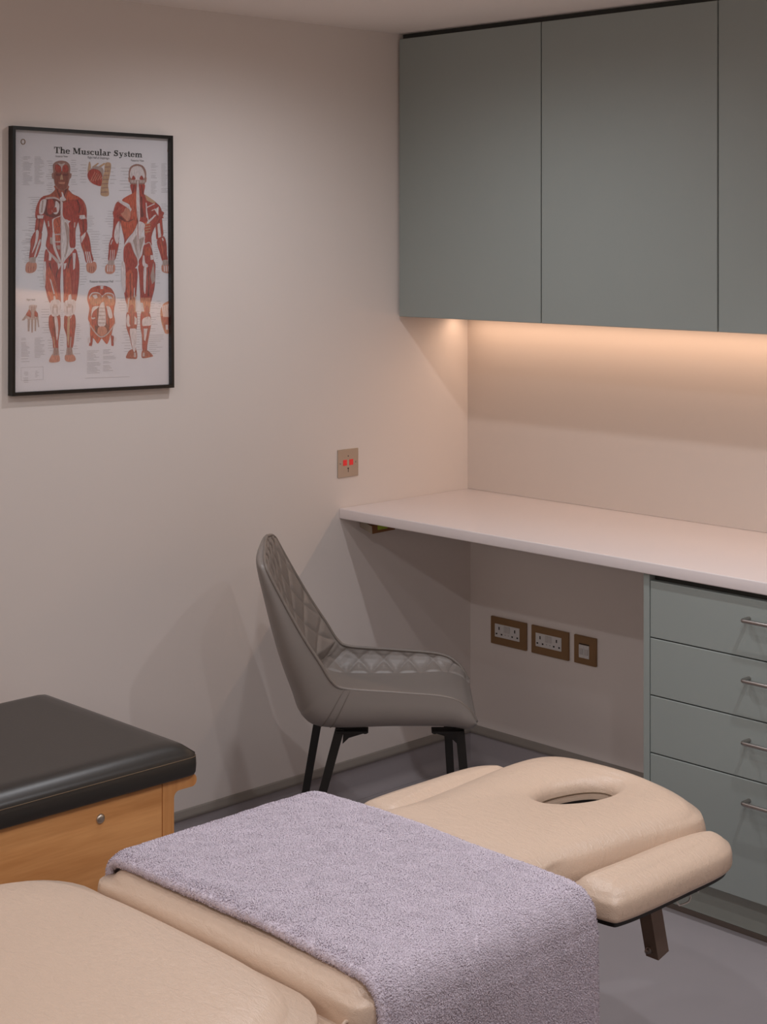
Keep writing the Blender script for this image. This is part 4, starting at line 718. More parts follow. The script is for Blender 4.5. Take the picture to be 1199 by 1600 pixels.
INK = {'r': (176, 58, 44), 'd': (112, 38, 32), 'o': (200, 88, 56), 'p': (206, 136, 112), 'w': (226, 214, 214), 'g': (182, 158, 150),
       'b': (198, 160, 126), 'k': (160, 116, 104), 'f': (146, 74, 58), 't': (206, 184, 180), 'n': (176, 84, 58), 'q': (204, 128, 96)}
def ink(name, col, var):
    m = mat('ink_' + name, col, 0.7)
    nt = m.node_tree
    b = nt.nodes['Principled BSDF']
    tc = nt.nodes.new('ShaderNodeTexCoord')
    mp = nt.nodes.new('ShaderNodeMapping')
    mp.inputs['Scale'].default_value = (1, 420, 70)
    mp.inputs['Rotation'].default_value = (0.25, 0, 0)
    nt.links.new(tc.outputs['Object'], mp.inputs['Vector'])
    n = nt.nodes.new('ShaderNodeTexNoise')
    n.inputs['Scale'].default_value = 1
    n.inputs['Detail'].default_value = 3
    nt.links.new(mp.outputs[0], n.inputs['Vector'])
    mr = nt.nodes.new('ShaderNodeMapRange')
    mr.inputs['From Min'].default_value = 0.3
    mr.inputs['From Max'].default_value = 0.7
    nt.links.new(n.outputs['Fac'], mr.inputs['Value'])
    mx = nt.nodes.new('ShaderNodeMix')
    mx.data_type = 'RGBA'
    c = srgb(col)
    mx.inputs[6].default_value = tuple(v * (1 - var) for v in c[:3]) + (1,)
    mx.inputs[7].default_value = tuple(min(1, v * (1 + var) + 0.02) for v in c[:3]) + (1,)
    nt.links.new(mr.outputs[0], mx.inputs[0])
    nt.links.new(mx.outputs[2], b.inputs['Base Color'])
    return m
INKM = {k: ink(k, c, 0.45 if k in 'rondq' else 0.22) for k, c in INK.items()}
IK = list(INK)
IML = [INKM[k] for k in IK]
def PM(y, z, layer): return (0.0087 + 0.00012 * layer, PY0 + y * 1e-4, PZ0 + z * 1e-4)
for part, polys in PRINT.items():
    mb = MB()
    for n_, (layer, c, pts) in enumerate(polys):
        q = interp(pts, len(pts) * 4, True) if len(pts) > 4 else np.array(pts, float)
        mb.add([PM(p[0], p[1], layer + n_ * 0.004) for p in q], [tuple(range(len(q)))], IK.index(c))
    # printed muscle fibres: fine light and dark strokes running along each muscle
    fr_rng = random.Random(part)
    for n_, (layer, c, pts) in enumerate(polys):
        if c not in 'rondq' or len(pts) < 4:
            continue
        q = interp(pts, len(pts) * 4, True)
        m0 = q.mean(0)
        _, ev = np.linalg.eigh(np.cov((q - m0).T))
        ax, nx = ev[:, 1], ev[:, 0]
        a_, b_ = (q - m0) @ ax, (q - m0) @ nx
        L = a_.max() - a_.min()
        if L < 120:
            continue
        ts = np.linspace(a_.min() + .04 * L, a_.max() - .04 * L, 9)
        spans = []
        for t in ts:
            cr = []
            for i in range(len(q)):
                j = (i + 1) % len(q)
                if (a_[i] - t) * (a_[j] - t) < 0:
                    cr.append(b_[i] + (b_[j] - b_[i]) * (t - a_[i]) / (a_[j] - a_[i]))
            spans.append((min(cr), max(cr)) if len(cr) >= 2 else None)
        wid = np.median([sp_[1] - sp_[0] for sp_ in spans if sp_])
        nf = int(np.clip(wid / 26, 2, 9))
        for k in range(nf):
            f = (k + .5 + fr_rng.uniform(-.3, .3)) / nf
            i0 = fr_rng.randint(0, 3); i1 = fr_rng.randint(6, 9)
            line = [m0 + ax * ts[i] + nx * (spans[i][0] + (spans[i][1] - spans[i][0]) * f) for i in range(i0, i1) if spans[i] and spans[i][1] - spans[i][0] > 12]
            if len(line) < 3:
                continue
            hw = fr_rng.uniform(1.6, 4.0)
            top = [p_ + nx * hw * math.sin(PI * (i + .3) / (len(line) - .4)) for i, p_ in enumerate(line)]
            bot = [p_ - nx * hw * math.sin(PI * (i + .3) / (len(line) - .4)) for i, p_ in enumerate(line)]
            col_ = {'r': 'fdpo', 'o': 'rpqr', 'n': 'fdp', 'd': 'rfo', 'q': 'pnb'}[c]
            mb.add([PM(v_[0], v_[1], layer + n_ * 0.004 + .35) for v_ in top + bot[::-1]], [tuple(range(2 * len(line)))], IK.index(col_[fr_rng.randrange(len(col_))]))
        # darker contour on the shaded flank
        e1 = [m0 + ax * ts[i] + nx * spans[i][0] for i in range(9) if spans[i]]
        e2 = [m0 + ax * ts[i] + nx * (spans[i][0] + min(9, .16 * (spans[i][1] - spans[i][0]))) for i in range(9) if spans[i]]
        if c in 'ro' and len(e1) > 3:
            mb.add([PM(v_[0], v_[1], layer + n_ * 0.004 + .3) for v_ in e1 + e2[::-1]], [tuple(range(2 * len(e1)))], IK.index('d'))
    mb.build(part, IML, poster)
M['ink_grey2'] = mat('ink_heading', (84, 76, 78), 0.8)
M['ink_black'] = mat('ink_black', (24, 20, 20), 0.7)
M['ink_grey'] = mat('ink_caption', (132, 122, 124), 0.8)
mb = MB()
for (p, q) in LINES:
    h = 3.0
    mb.add([PM(p[0], p[1] - h, 0), PM(q[0], q[1] - h, 0), PM(q[0], q[1] + h, 0), PM(p[0], p[1] + h, 0)], [(0, 1, 2, 3)])
for i in range(4):
    p, q = np.array(BOXED[i], float), np.array(BOXED[(i + 1) % 4], float)
    d = (q - p) / np.linalg.norm(q - p); n = np.array([-d[1], d[0]]) * 2
    mb.add([PM(*(p - n), 0), PM(*(q - n), 0), PM(*(q + n), 0), PM(*(p + n), 0)], [(0, 1, 2, 3)])
mb.build('caption_lines', M['ink_grey'], poster)['kind'] = 'stuff'

# headline lettering, drawn as slab-serif glyphs (cap height 1)
def glyphs(text):
    P = []
    x = 0.0
    def R(x0, x1, y0, y1): P.append([(x + x0, y0), (x + x1, y0), (x + x1, y1), (x + x0, y1)])
    def S(pts, ws):
        pts = np.array(pts, float); n = len(pts)
        if not isinstance(ws, (list, tuple, np.ndarray)): ws = [ws] * n
        t = np.gradient(pts, axis=0); t /= np.linalg.norm(t, axis=1)[:, None]
        nn = np.stack([-t[:, 1], t[:, 0]], 1)
        A = pts + nn * (np.array(ws)[:, None] / 2); B = pts - nn * (np.array(ws)[:, None] / 2)
        for i in range(n - 1):
            P.append([(x + A[i][0], A[i][1]), (x + A[i + 1][0], A[i + 1][1]), (x + B[i + 1][0], B[i + 1][1]), (x + B[i][0], B[i][1])])
    def arc(cx, cy, rx, ry, a0, a1, wh, wv, n=18):
        a = np.radians(np.linspace(a0, a1, n))
        S(np.stack([cx + rx * np.cos(a), cy + ry * np.sin(a)], 1), list(wv + (wh - wv) * np.abs(np.cos(a))))
    for ch in text:
        if ch == ' ': x += .38; continue
        if ch == 'T':
            R(.32, .54, 0, 1); R(0, .86, .9, 1); R(0, .09, .66, .95); R(.77, .86, .66, .95); R(.2, .66, 0, .085); x += .9
        elif ch == 'h':
            R(.09, .29, 0, 1.04); R(0, .29, .96, 1.04); R(0, .37, 0, .08); R(.49, .69, 0, .5); R(.42, .78, 0, .08)
            arc(.44, .47, .15, .18, 170, 0, .2, .1); x += .82
        elif ch == 'e':
            arc(.33, .335, .24, .29, 10, 325, .2, .09, 24); R(.15, .62, .33, .41); R(.47, .62, .38, .44); x += .7
        elif ch == 'M':
            R(.12, .21, 0, 1); R(.88, 1.1, 0, 1); S([(.24, .98), (.58, .12)], .24); S([(.92, .98), (.62, .1)], .1)
            R(0, .34, .92, 1); R(.82, 1.22, .92, 1); R(0, .33, 0, .08); R(.77, 1.22, 0, .08); x += 1.27
        elif ch == 'u':
            R(.09, .29, .18, .66); R(0, .29, .58, .66); R(.48, .68, 0, .66); R(.4, .68, .58, .66); R(.48, .77, 0, .08)
            arc(.38, .2, .19, .15, 180, 350, .2, .1); x += .8
        elif ch in 'sS':
            k = 1 if ch == 's' else 1.5
            S([(.44 * k, .52 * k), (.3 * k, .62 * k), (.15 * k, .55 * k), (.14 * k, .43 * k), (.27 * k, .35 * k), (.42 * k, .26 * k), (.42 * k, .12 * k), (.27 * k, .04 * k), (.1 * k, .12 * k)],
              [.1 * k, .09 * k, .13 * k, .17 * k, .2 * k, .17 * k, .13 * k, .09 * k, .1 * k])
            R(.4 * k, .48 * k, .44 * k, .66 * k); R(.05 * k, .13 * k, 0, .22 * k); x += .58 * k
        elif ch == 'c':
            arc(.33, .335, .24, .29, 45, 325, .2, .09, 24); arc(.49, .5, .04, .04, 0, 360, .09, .09, 10); x += .66
        elif ch == 'l':
            R(.09, .29, 0, 1.04); R(0, .29, .96, 1.04); R(0, .38, 0, .08); x += .42
        elif ch == 'a':
            R(.38, .58, .06, .5); arc(.34, .46, .15, .16, 10, 165, .2, .1); arc(.26, .2, .16, .15, 40, 320, .19, .09, 18); R(.3, .48, .33, .4); R(.5, .72, 0, .09); x += .74
        elif ch == 'r':
            R(.09, .29, 0, .66); R(0, .29, .58, .66); R(0, .39, 0, .08); arc(.42, .45, .16, .17, 170, 60, .1, .1); arc(.5, .53, .05, .05, 0, 360, .1, .1, 10); x += .62
        elif ch == 'y':
            S([(.16, .64), (.4, .02)], .2); S([(.62, .64), (.4, .02), (.3, -.22), (.16, -.24)], [.09, .09, .1, .11]); R(0, .34, .58, .66); R(.46, .76, .58, .66); arc(.13, -.2, .05, .05, 0, 360, .1, .1, 10); x += .78
        elif ch == 't':
            R(.12, .32, .12, .9); R(0, .46, .58, .66); arc(.33, .15, .11, .11, 180, 340, .2, .1); x += .5
        elif ch == 'm':
            R(.09, .29, 0, .66); R(0, .29, .58, .66); R(0, .36, 0, .08)
            for d in (.4, .8):
                R(d + .09, d + .28, 0, .48); R(d + .02, d + .36, 0, .08); arc(d + .04, .46, .15, .16, 170, 0, .2, .1)
            x += 1.2
    return P, x
G, Wd = glyphs('The Muscular System')
A, B, Cc = [np.array(p, float) for p in TITLE_LINE]
ex = (B - A) / Wd
ey = np.array([0, 1.0]) * (Cc[1] - A[1]) * 1.0
mb = MB()
for poly in G:
    mb.add([PM(*(A + ex * px + ey * py), 1) for px, py in poly], [(0, 1, 2, 3)])
mb.build('headline', M['ink_black'], poster)
for txt, (p, q) in CAPTIONS:
    cu = bpy.data.curves.new('caption', 'FONT')
    cu.body = txt
    cu.size = 1.0
    tmp = bpy.data.objects.new('tmp', cu)
    COL.objects.link(tmp)
    bpy.context.view_layer.update()
    me = bpy.data.meshes.new_from_object(tmp.evaluated_get(bpy.context.evaluated_depsgraph_get()))
    vs = np.array([v.co[:2] for v in me.vertices]); fs = [tuple(f.vertices) for f in me.polygons]
    bpy.data.objects.remove(tmp); bpy.data.meshes.remove(me)
    wd = vs[:, 0].max()
    p, q = np.array(p, float), np.array(q, float)
    e1 = (q - p) / wd
    sc = np.linalg.norm(e1) * 1.25
    L = [PM(*(p + e1 * v[0] + np.array([0, sc]) * v[1]), 1) for v in vs]
    link_mesh('caption', L, fs, M['ink_grey2'] if 'ink_grey2' in M else M['ink_black'], poster)
for (y, z) in EYELETS:
    c_ = PM(y, z, 2)
    MB().tube([(c_[0], c_[1] + .0058 * math.cos(a), c_[2] + .0062 * math.sin(a)) for a in np.linspace(0, 2 * PI, 20, endpoint=False)], .0011, 6, closed=True).build('eyelet', M['bronze'], poster, True)
# ================================================================== CHAIR
CHX, CHY = 0.554, -0.909
chair = thing('upholstered_chair', 'grey quilted upholstered chair with black legs near the left wall below the worktop', 'chair', (CHX, CHY, 0), TH)
# chair axes: x forward, y away from camera side (left of sitter), z up
E_K = [(-.300, .8940), (-.288, .858), (-.243, .772), (-.196, .690), (-.156, .629), (-.124, .580), (-.090, .563), (.030, .554), (.150, .543), (.200, .518), (.227, .478)]
I_K = [(-.300, .8940), (-.292, .856), (-.272, .775), (-.247, .695), (-.222, .620), (-.196, .550), (-.150, .503), (.030, .497), (.150, .503), (.200, .496), (.226, .4795)]
O_K = [(-.3005, .8945), (-.319, .862), (-.300, .762), (-.268, .635), (-.233, .535), (-.208, .475), (-.150, .4455), (.030, .449), (.155, .449), (.214, .443), (.2290, .468)]
W_K = [.166, .190, .201, .208, .211, .212, .213, .214, .212, .205, .196]
NT, NA = 101, 61
EK = interp(np.column_stack([E_K, W_K]), NT)
EK[:, 2] *= np.minimum(1, np.sqrt((np.arange(NT) + .9) / 11))
IK_ = interp(np.array(I_K), NT)
OK_ = interp(np.array(O_K), NT)
av = np.linspace(-1, 1, NA)
def quilt(u, v, cell):
    """diamond stitching: 0 on the seams, 1 mid cell"""
    a = np.abs(np.sin(PI * (u / cell[0] + v / cell[1]))); b = np.abs(np.sin(PI * (u / cell[0] - v / cell[1])))
    return np.sqrt(np.minimum(1, a * 1.6)) * np.sqrt(np.minimum(1, b * 1.6))
inner = np.zeros((NT, NA, 3))
for i in range(NT):
    t = i / (NT - 1)
    back = np.clip((0.62 - t) / 0.12, 0, 1)
    pw = 3.0 * back + 9.0 * (1 - back)
    g = np.abs(av) ** pw
    we = EK[i, 2]
    inner[i, :, 0] = IK_[i, 0] + (EK[i, 0] - IK_[i, 0]) * g
    inner[i, :, 1] = we * np.sign(av) * np.minimum(1, np.abs(av) * (1.0 * back + 1.045 * (1 - back))) * (1 - (1 - back) * 0.02)
    inner[i, :, 2] = IK_[i, 1] + (EK[i, 1] - IK_[i, 1]) * g
outer = np.zeros((NT, NA, 3))
for i in range(NT):
    th = (1 - np.abs(av)) * PI / 2
    t = i / (NT - 1)
    pw = 0.75 if t < .5 else 0.62
    sn = np.sin(th) ** pw; cs = np.cos(th) ** 0.55
    we = EK[i, 2]
    bul = 0.012 * np.sin(2 * th)
    outer[i, :, 0] = EK[i, 0] + (OK_[i, 0] - EK[i, 0]) * sn
    outer[i, :, 1] = np.sign(av) * (we * cs + bul * (cs > 0.2))
    outer[i, :, 2] = EK[i, 1] + (OK_[i, 1] - EK[i, 1]) * sn
def norms(G):
    du = np.gradient(G, axis=0); dv = np.gradient(G, axis=1)
    n = np.cross(du, dv); n /= np.linalg.norm(n, axis=2)[..., None] + 1e-9
    return n
crown = np.exp(-np.linspace(0, 1, NT) / .10)[:, None] * (np.abs(av) ** 3)[None, :] * .006
inner[:, :, 2] -= crown
outer[:, :, 2] -= np.exp(-np.linspace(0, 1, NT) / .10)[:, None] * (np.minimum(1, np.abs(outer[:, :, 1]) / EK[:, 2:3]) ** 3) * .006
EKZ = EK[:, 1] - crown[:, 0]
n_in = norms(inner)
if n_in[70, 30, 2] < 0: n_in = -n_in
KS = 55        # row where backrest meets seat
JS = 8         # columns of side panel
arc_t = np.cumsum(np.r_[0, np.linalg.norm(np.diff(IK_, axis=0), axis=1)])
# fine resample for quilted surfaces
def refine(G, k):
    a, b = G.shape[:2]
    def up(X, n, ax):
        t = np.linspace(0, X.shape[ax] - 1, n); i0 = np.minimum(t.astype(int), X.shape[ax] - 2); f = t - i0
        sh = [1, 1, 1]; sh[ax] = n
        return np.take(X, i0, ax) * (1 - f.reshape(sh)) + np.take(X, i0 + 1, ax) * f.reshape(sh)
    return up(up(G, (a - 1) * k + 1, 0), (b - 1) * k + 1, 1)
Bk = refine(inner[:KS + 1], 3)
nb = norms(Bk)
if nb[80, 90, 0] < 0: nb = -nb
tt = np.linspace(0, arc_t[KS], Bk.shape[0])[:, None]
qh = quilt(Bk[:, :, 1], tt + 0 * Bk[:, :, 1], (.070, .088))
edge = np.clip((1 - np.abs(np.linspace(-1, 1, Bk.shape[1]))) / .06, 0, 1)[None, :] * np.clip(tt / .06, 0, 1)
Bk = Bk + nb * ((qh - 0.2) * 0.0050 * edge)[..., None]
MB().grid(Bk).build('backrest', M['chair'], chair, True, world=False)
st = inner[KS:, JS - 1:NA - JS + 1].copy()
ss = np.linspace(-1, 1, st.shape[1])
st[:, :, 2] += 0.006 * (1 - ss ** 2)[None, :] * np.sin(np.linspace(0, PI, st.shape[0]))[:, None]
MB().grid(st).build('seat', M['chair'], chair, True, world=False)
for sl in (slice(0, JS), slice(NA - JS, NA)):
    sp = refine(inner[KS - 1:, sl], 5)
    ns = norms(sp)
    mid = sp.shape[0] // 2
    if ns[mid, sp.shape[1] // 2, 1] * sp[mid, 0, 1] > 0: ns = -ns
    q = quilt(sp[:, :, 0] + .0, (sp[:, :, 2] - .529), (.066, .060))
    ed = np.clip(np.minimum(np.linspace(0, 1, sp.shape[1]), 1 - np.linspace(0, 1, sp.shape[1])) / .12, 0, 1)[None, :]
    sp = sp + ns * ((q - .2) * 0.0042 * ed)[..., None]
    MB().grid(sp).build('side_panel', M['chair'], chair, True, world=False)
sh = MB().grid(outer)
sh.build('shell', M['chair'], chair, True, world=False)
edge_pts = [tuple(inner[i, -1]) for i in range(NT - 1, 0, -1)] + [tuple(inner[0, j]) for j in range(NA - 1, -1, -1)] + [tuple(inner[i, 0]) for i in range(1, NT)]
MB().tube(resample(np.array(edge_pts), 300, closed=False).tolist(), 0.0042, 8).build('piping', M['piping'], chair, True, world=False)
# twin stitched seam up the shell where seat side meets backrest
for off in (0, 2):
    i = 59 + off
    for sgn in (-1, 1):
        pts = []
        for j in range(0, 28):
            jj = j if sgn < 0 else NA - 1 - j
            p = outer[i, jj]
            pts.append((p[0], p[1] + .0006 * sgn, p[2] - .0004))
        if off == 0 or sgn == -1:
            MB().tube(pts, 0.0009, 5).build('seam', M['stitch'], chair, True, world=False)
# legs: square tapered steel, with mounting plates
LEGS = [((-.108, -.135, .447), (-.231, -.165, 0.0)), ((-.163, .135, .447), (-.240, .165, 0.0)),
        ((.188, -.130, .447), (.228, -.150, 0.0)), ((.165, .135, .447), (.190, .155, 0.0))]
for (a, b_) in LEGS:
    MB().bar(a, b_, .022, .022, (1, 0, 0), a1=.018, b1=.018).build('leg', M['black'], chair, False, world=False)
for (x, sx, s) in ((-.108, 1, -1), (-.163, 1, 1), (.188, -1, -1), (.165, -1, 1)):
    pl = MB()
    xa, xb = sorted((x - sx * .010, x + sx * .070))
    pl.box(xa, xb, s * .135 - .018, s * .135 + .018, .4385, .4440, .001, 1)
    pl.prism([(x + sx * .008, .4388), (x + sx * .062, .4388), (x + sx * .062, .4350), (x + sx * .022, .4230), (x + sx * .006, .4080)], 'y', s * .135 - .004, s * .135 + .004)
    pl.lathe((x + sx * .062, s * .135, .4330), (0, 0, 1), [(.0055, 0), (.0055, .006)], 10)
    pl.build('mounting_plate', M['black'], chair, False, world=False)
MB().bar((-.075, 0, .4415), (.14, 0, .4415), .05, .006, (0, 1, 0)).build('under_frame', M['black'], chair, False, world=False)

# ================================================================== WOODEN COUCH WITH BLACK CUSHION
couch = thing('treatment_couch', 'wooden treatment couch with a black padded top along the left wall', 'couch', (0.43, -2.6, 0))
KX0, KX1, KY0, KY1 = 0.150, 0.748, -3.55, -1.650
# padded top: flat-sided cushion, stitched seam, then a broad soft shoulder
ol = rounded_rect(KX0, KX1, KY0, KY1, .022, 6)
N = 420
P = resample(ol, N)
c = P.mean(0)
rings = []
for d, z in ((.010, .5015), (.002, .5025), (.0, .5060), (-.0015, .5220), (-.0005, .5395), (.0012, .5415)):
    rings.append(np.column_stack([inset(P, d), np.full(N, z)]))
hx, hy = (KX1 - KX0) / 2, (KY1 - KY0) / 2
for s in np.linspace(0, 1, 40):
    Q = c + (inset(P, .0015) - c) * (1 - s)
    ex = hx - np.abs(Q[:, 0] - c[0]); ey = hy - np.abs(Q[:, 1] - c[1])
    e = np.minimum(ex, ey)
    e = np.minimum(e, .060)
    e2 = np.minimum(np.maximum(ex, ey), .060)
    f1 = 1 - (1 - e / .060) ** 2.6; f2 = 1 - (1 - e2 / .060) ** 3
    rings.append(np.column_stack([Q, .5430 + .030 * f1 * (.75 + .25 * f2)]))
MB().grid(np.array(rings), closed_v=True).build('cushion', M['couch'], couch, True)
MB().tube(np.column_stack([inset(P, -.0002), np.full(N, .5415)]).tolist(), .0008, 5, closed=True).build('seam', M['seam'], couch, True)
# side rails flush under the cushion; end frames with an overhanging top
SX = KX1 - 0.014
JY = KY1 - .089       # joint between side rail and end frame
for x in (KX0 + .040, SX):
    MB().box(x - .026, x, KY0 + .105, JY - .0006, .20, .5008, .0025, 2).build('side_rail', M['wood'], couch, True, angle=40)
MB().box(KX0 + .042, SX - .028, KY0 + .06, KY1 - .06, .4820, .5010, 0, 1).build('deck', M['wood'], couch)
def end_profile(y_in, y_out, tip):
    s = 1 if y_out > y_in else -1
    pts = [(y_in, 0.0), (y_out, 0.0), (y_out, .460)]
    for a in np.linspace(0, PI / 2, 6)[1:]:
        pts.append((y_out + s * (.014 - .014 * math.cos(a)), .460 + .014 * math.sin(a)))
    for a in np.linspace(-PI / 2, PI / 2, 9):
        pts.append((tip - s * .012 + s * .012 * math.cos(a), .4874 + .0134 * math.sin(a)))
    return pts + [(y_in, .5008)]
for x in (KX0 + .040, SX):
    MB().prism(end_profile(JY, KY1 - .059, KY1 + .002), 'x', x - .028, x + .0004).build('leg', M['wood_v'], couch)
    MB().prism(end_profile(KY0 + .105, KY0 + .070, KY0 + .010), 'x', x - .028, x + .0004).build('leg', M['wood_v'], couch)
MB().box(KX0 + .042, SX - .029, KY1 - .030, KY1 + .002, .4780, .5008, .009, 3).build('end_rail', M['wood'], couch, True, angle=40)
MB().box(KX0 + .042, SX - .029, KY0 + .070, KY0 + .095, .22, .4815, .002, 1).build('end_rail', M['wood'], couch)
MB().lathe((SX - .0005, BOLT_Y, BOLT_Z), (1, 0, 0), [(.0105, 0), (.0105, .0015), (.0085, .004), (.005, .0058), (.001, .0064)], 20).build('bolt', M['nickel'], couch, True, angle=50)

# ================================================================== MASSAGE TABLE
table = thing('massage_table', 'beige padded massage table with face hole and armrests in the foreground', 'massage table', (1.6, -2.5, 0))
TX0, TX1 = 1.303, 1.948
MIDZ0, MIDZ1 = .560, .628
def cushion(name, outline, z0, z1, rt, rb=.012, dome=.006, N=180):
    return MB().grid(cushion_grid(outline, z0, z1, rt, rb, dome, N), closed_v=True).build(name, M['leather'], table, True)
cushion('body_cushion', rounded_rect(TX0, TX1, -2.306, -1.800, .028, 8), MIDZ0, MIDZ1, .037)
# leg section
cushion('leg_cushion', rounded_rect(LEGX0, LEGX1, -4.05, LEGY1, [.05, .12, .12, .05], 12), .555, LEGZ, .044, dome=.010)
# vinyl flap bridging leg and body sections
fl = []
for t in np.linspace(0, 1, 9):
    fl.append([(TX0 + .02 + (TX1 - TX0 - .045) * s, LEGY1 - .03 + .042 * t, .580 - .010 * math.sin(PI * t)) for s in np.linspace(0, 1, 20)])
MB().grid(np.array(fl)).build('flap', M['leather'], table, True)
MB().tube([(TX1 - .028, LEGY1 - .008, .576), (TX1 - .026, LEGY1 + .002, .585), (TX1 - .026, LEGY1 + .012, .582), (TX1 - .026, LEGY1 + .014, .570), (TX1 - .026, LEGY1 + .016, .563)], .003, 6).build('flap_hem', M['leather'], table, True)
# head section with face hole
HN = 200
hk = np.array(HEAD_OUT)
ho = resample(interp(hk, 400, True), HN)
# start the loop at the point of equal angle with the hole loop
hc = np.array(HOLE_C)
ang = np.arctan2(ho[:, 1] - hc[1], ho[:, 0] - hc[0])
ca, sa = math.cos(HOLE_A), math.sin(HOLE_A)
hl = []
for a in ang:
    # superellipse hole in its own axes
    d = np.array([math.cos(a), math.sin(a)])
    lx, ly = d[0] * ca + d[1] * sa, -d[0] * sa + d[1] * ca
    rr = 1 / ((abs(lx) / HOLE_R[0]) ** 2.3 + (abs(ly) / HOLE_R[1]) ** 2.3) ** (1 / 2.3)
    hl.append(hc + d * rr)
hl = np.array(hl)
z0, z1, rt, rb = HEADZ0, HEADZ1, .033, .012
hr = []
def hring(Q, z): hr.append(np.column_stack([Q, np.full(HN, z)]))
for a in np.linspace(0, PI / 2, 4):
    hring(inset(ho, rb * (1 - math.sin(a))), z0 + rb * (1 - math.cos(a)))
for a in np.linspace(0, PI / 2, 12)[1:]:
    hring(inset(ho, rt * (1 - math.cos(a))), z1 - (z1 - z0 - rb) * (1 - math.sin(a)))
top = inset(ho, rt)
def outset_hole(k):      # hole outline grown by k
    v = hl - hc; L = np.linalg.norm(v, axis=1)[:, None]
    gap = np.linalg.norm(ho - hl, axis=1)[:, None]
    kk = np.minimum(k, gap * .34 * k / .034) if k > 0 else k
    return hc + v * (1 + kk / L)
rh = .034
grown = outset_hole(rh)
for s in np.linspace(0, 1, 14)[1:]:
    q = top + (grown - top) * s
    hring(q, z1 + .007 * math.sin(PI * min(1, s * 1.05)) )
for a in np.linspace(0, PI / 2, 10)[1:]:
    hring(outset_hole(rh * (1 - math.sin(a))), z1 - .026 * (1 - math.cos(a)))
for z in np.linspace(z1 - .030, z0, 5):
    hring(outset_hole(-.001), z)
MB().grid(settle(np.array(hr), 9, len(hr) - 12), closed_v=True).build('head_cushion', M['leather'], table, True)
MB().tube(np.column_stack([outset_hole(-.0018), np.full(HN, z1 - .0275)]).tolist(), .0011, 5, closed=True).build('face_hole_seam', M['seam'], table, True)
ln = [np.column_stack([outset_hole(-.0035), np.full(HN, z)]) for z in (z1 - .040, HEADZ0 - .012)]
MB().grid(np.array(ln), closed_v=True).build('face_hole_liner', M['black'], table, True)
# armrests either side of the head
for pts, zz in ((ARM_L, ARMZ_L), (ARM_R, ARMZ_R)):
    cushion('armrest', interp(np.array(pts), 200, True), zz[0], zz[1], .036, .010, .004)
    q = inset(resample(interp(np.array(pts), 200, True), 120), .010)
    MB().prism([tuple(p) for p in q], 'z', zz[0] - .0075, zz[0] - .0005).build('armrest_board', M['black'], table)
# boards under the cushions
fb2 = MB()
fb2.box(TX0 + .01, TX1 - .01, -2.285, -1.81, MIDZ0 - .014, MIDZ0 - .0005, .001, 1)
fb2.box(LEGX0 + .02, LEGX1 - .02, -4.03, LEGY1 - .03, .540, .5545, .001, 1)
fb2.build('base_board', M['black'], table)
hb = MB()
hn = len(ho)
inn = outset_hole(.010)
oo = inset(ho, .014)
vs = [(p[0], p[1], HEADZ0 - .012) for p in oo] + [(p[0], p[1], HEADZ0 - .012) for p in inn] + [(p[0], p[1], HEADZ0 - .0005) for p in oo] + [(p[0], p[1], HEADZ0 - .0005) for p in inn]
fs = []
for i in range(hn):
    j = (i + 1) % hn
    fs += [(i, j, hn + j, hn + i), (2 * hn + i, 2 * hn + j, 3 * hn + j, 3 * hn + i), (i, j, 2 * hn + j, 2 * hn + i), (hn + i, hn + j, 3 * hn + j, 3 * hn + i)]
hb.add(vs, fs)
hb.build('head_board', M['black'], table)
# armrest support tube with its set screw
tb = MB().bar((TUBE0[0], TUBE0[1], TUBE0[2]), (TUBE1[0], TUBE1[1], TUBE1[2]), .030, .026, (0, 1, 0)).build('support_tube', M['tube_bronze'], table)
d = Vector(TUBE1) - Vector(TUBE0)
sp = Vector(TUBE0) + d * 0.90 + Vector((-.003, -.0155, 0))
nest(MB().lathe(sp, (0, -1, 0), [(.0058, 0), (.0058, .003), (.0040, .0032), (.0040, .009), (.002, .0095)], 12).build('screw', M['steel'], table, True, angle=40), tb)
MB().tube([(1.918, -1.504, ARMZ_R[0] - .006), (1.920, -1.503, .538), (1.920, -1.501, .530), (1.920, -1.506, .5245), (1.920, -1.518, .524), (1.920, -1.534, .526), (1.920, -1.540, .532), (1.918, -1.541, ARMZ_R[0] - .006)], .0016, 8).build('cable_loop', M['white_tube'], table, True)
MB().tube([(1.918, -1.473, ARMZ_R[0] - .006), (1.920, -1.474, .538), (1.920, -1.478, .533), (1.920, -1.482, .538), (1.918, -1.483, ARMZ_R[0] - .006)], .0016, 8).build('cable_loop', M['white_tube'], table, True)
# lifting frame and base, mostly hidden
fr_ = MB()
fr_.box(1.38, 1.42, -3.9, -1.50, .495, .5225, .002, 1)
fr_.box(1.78, 1.82, -3.9, -1.50, .495, .5225, .002, 1)
for y in (-3.7, -2.9, -2.2, -1.62):
    fr_.box(1.42, 1.78, y - .02, y + .02, .496, .5220, .001, 1)
fr_.build('frame', M['black'], table)
for (y0, y1) in ((-3.60, -3.05), (-2.30, -2.85)):
    bb = MB()
    for x in (1.45, 1.75):
        bb.bar((x, y0, .06), (x, y1, .50), .05, .03, (0, 1, 0))
    bb.build('lifting_arm', M['black'], table)
MB().box(1.40, 1.46, -3.8, -2.1, 0.0, .06, .004, 2).build('base_rail', M['black'], table)
MB().box(1.74, 1.80, -3.8, -2.1, 0.0, .06, .004, 2).build('base_rail', M['black'], table)

# ================================================================== TOWEL
tw = thing('towel', 'folded lavender grey terry towel draped across the massage table', 'towel', (1.6, -2.05, 0))
TY0, TY1 = -2.265, -1.812
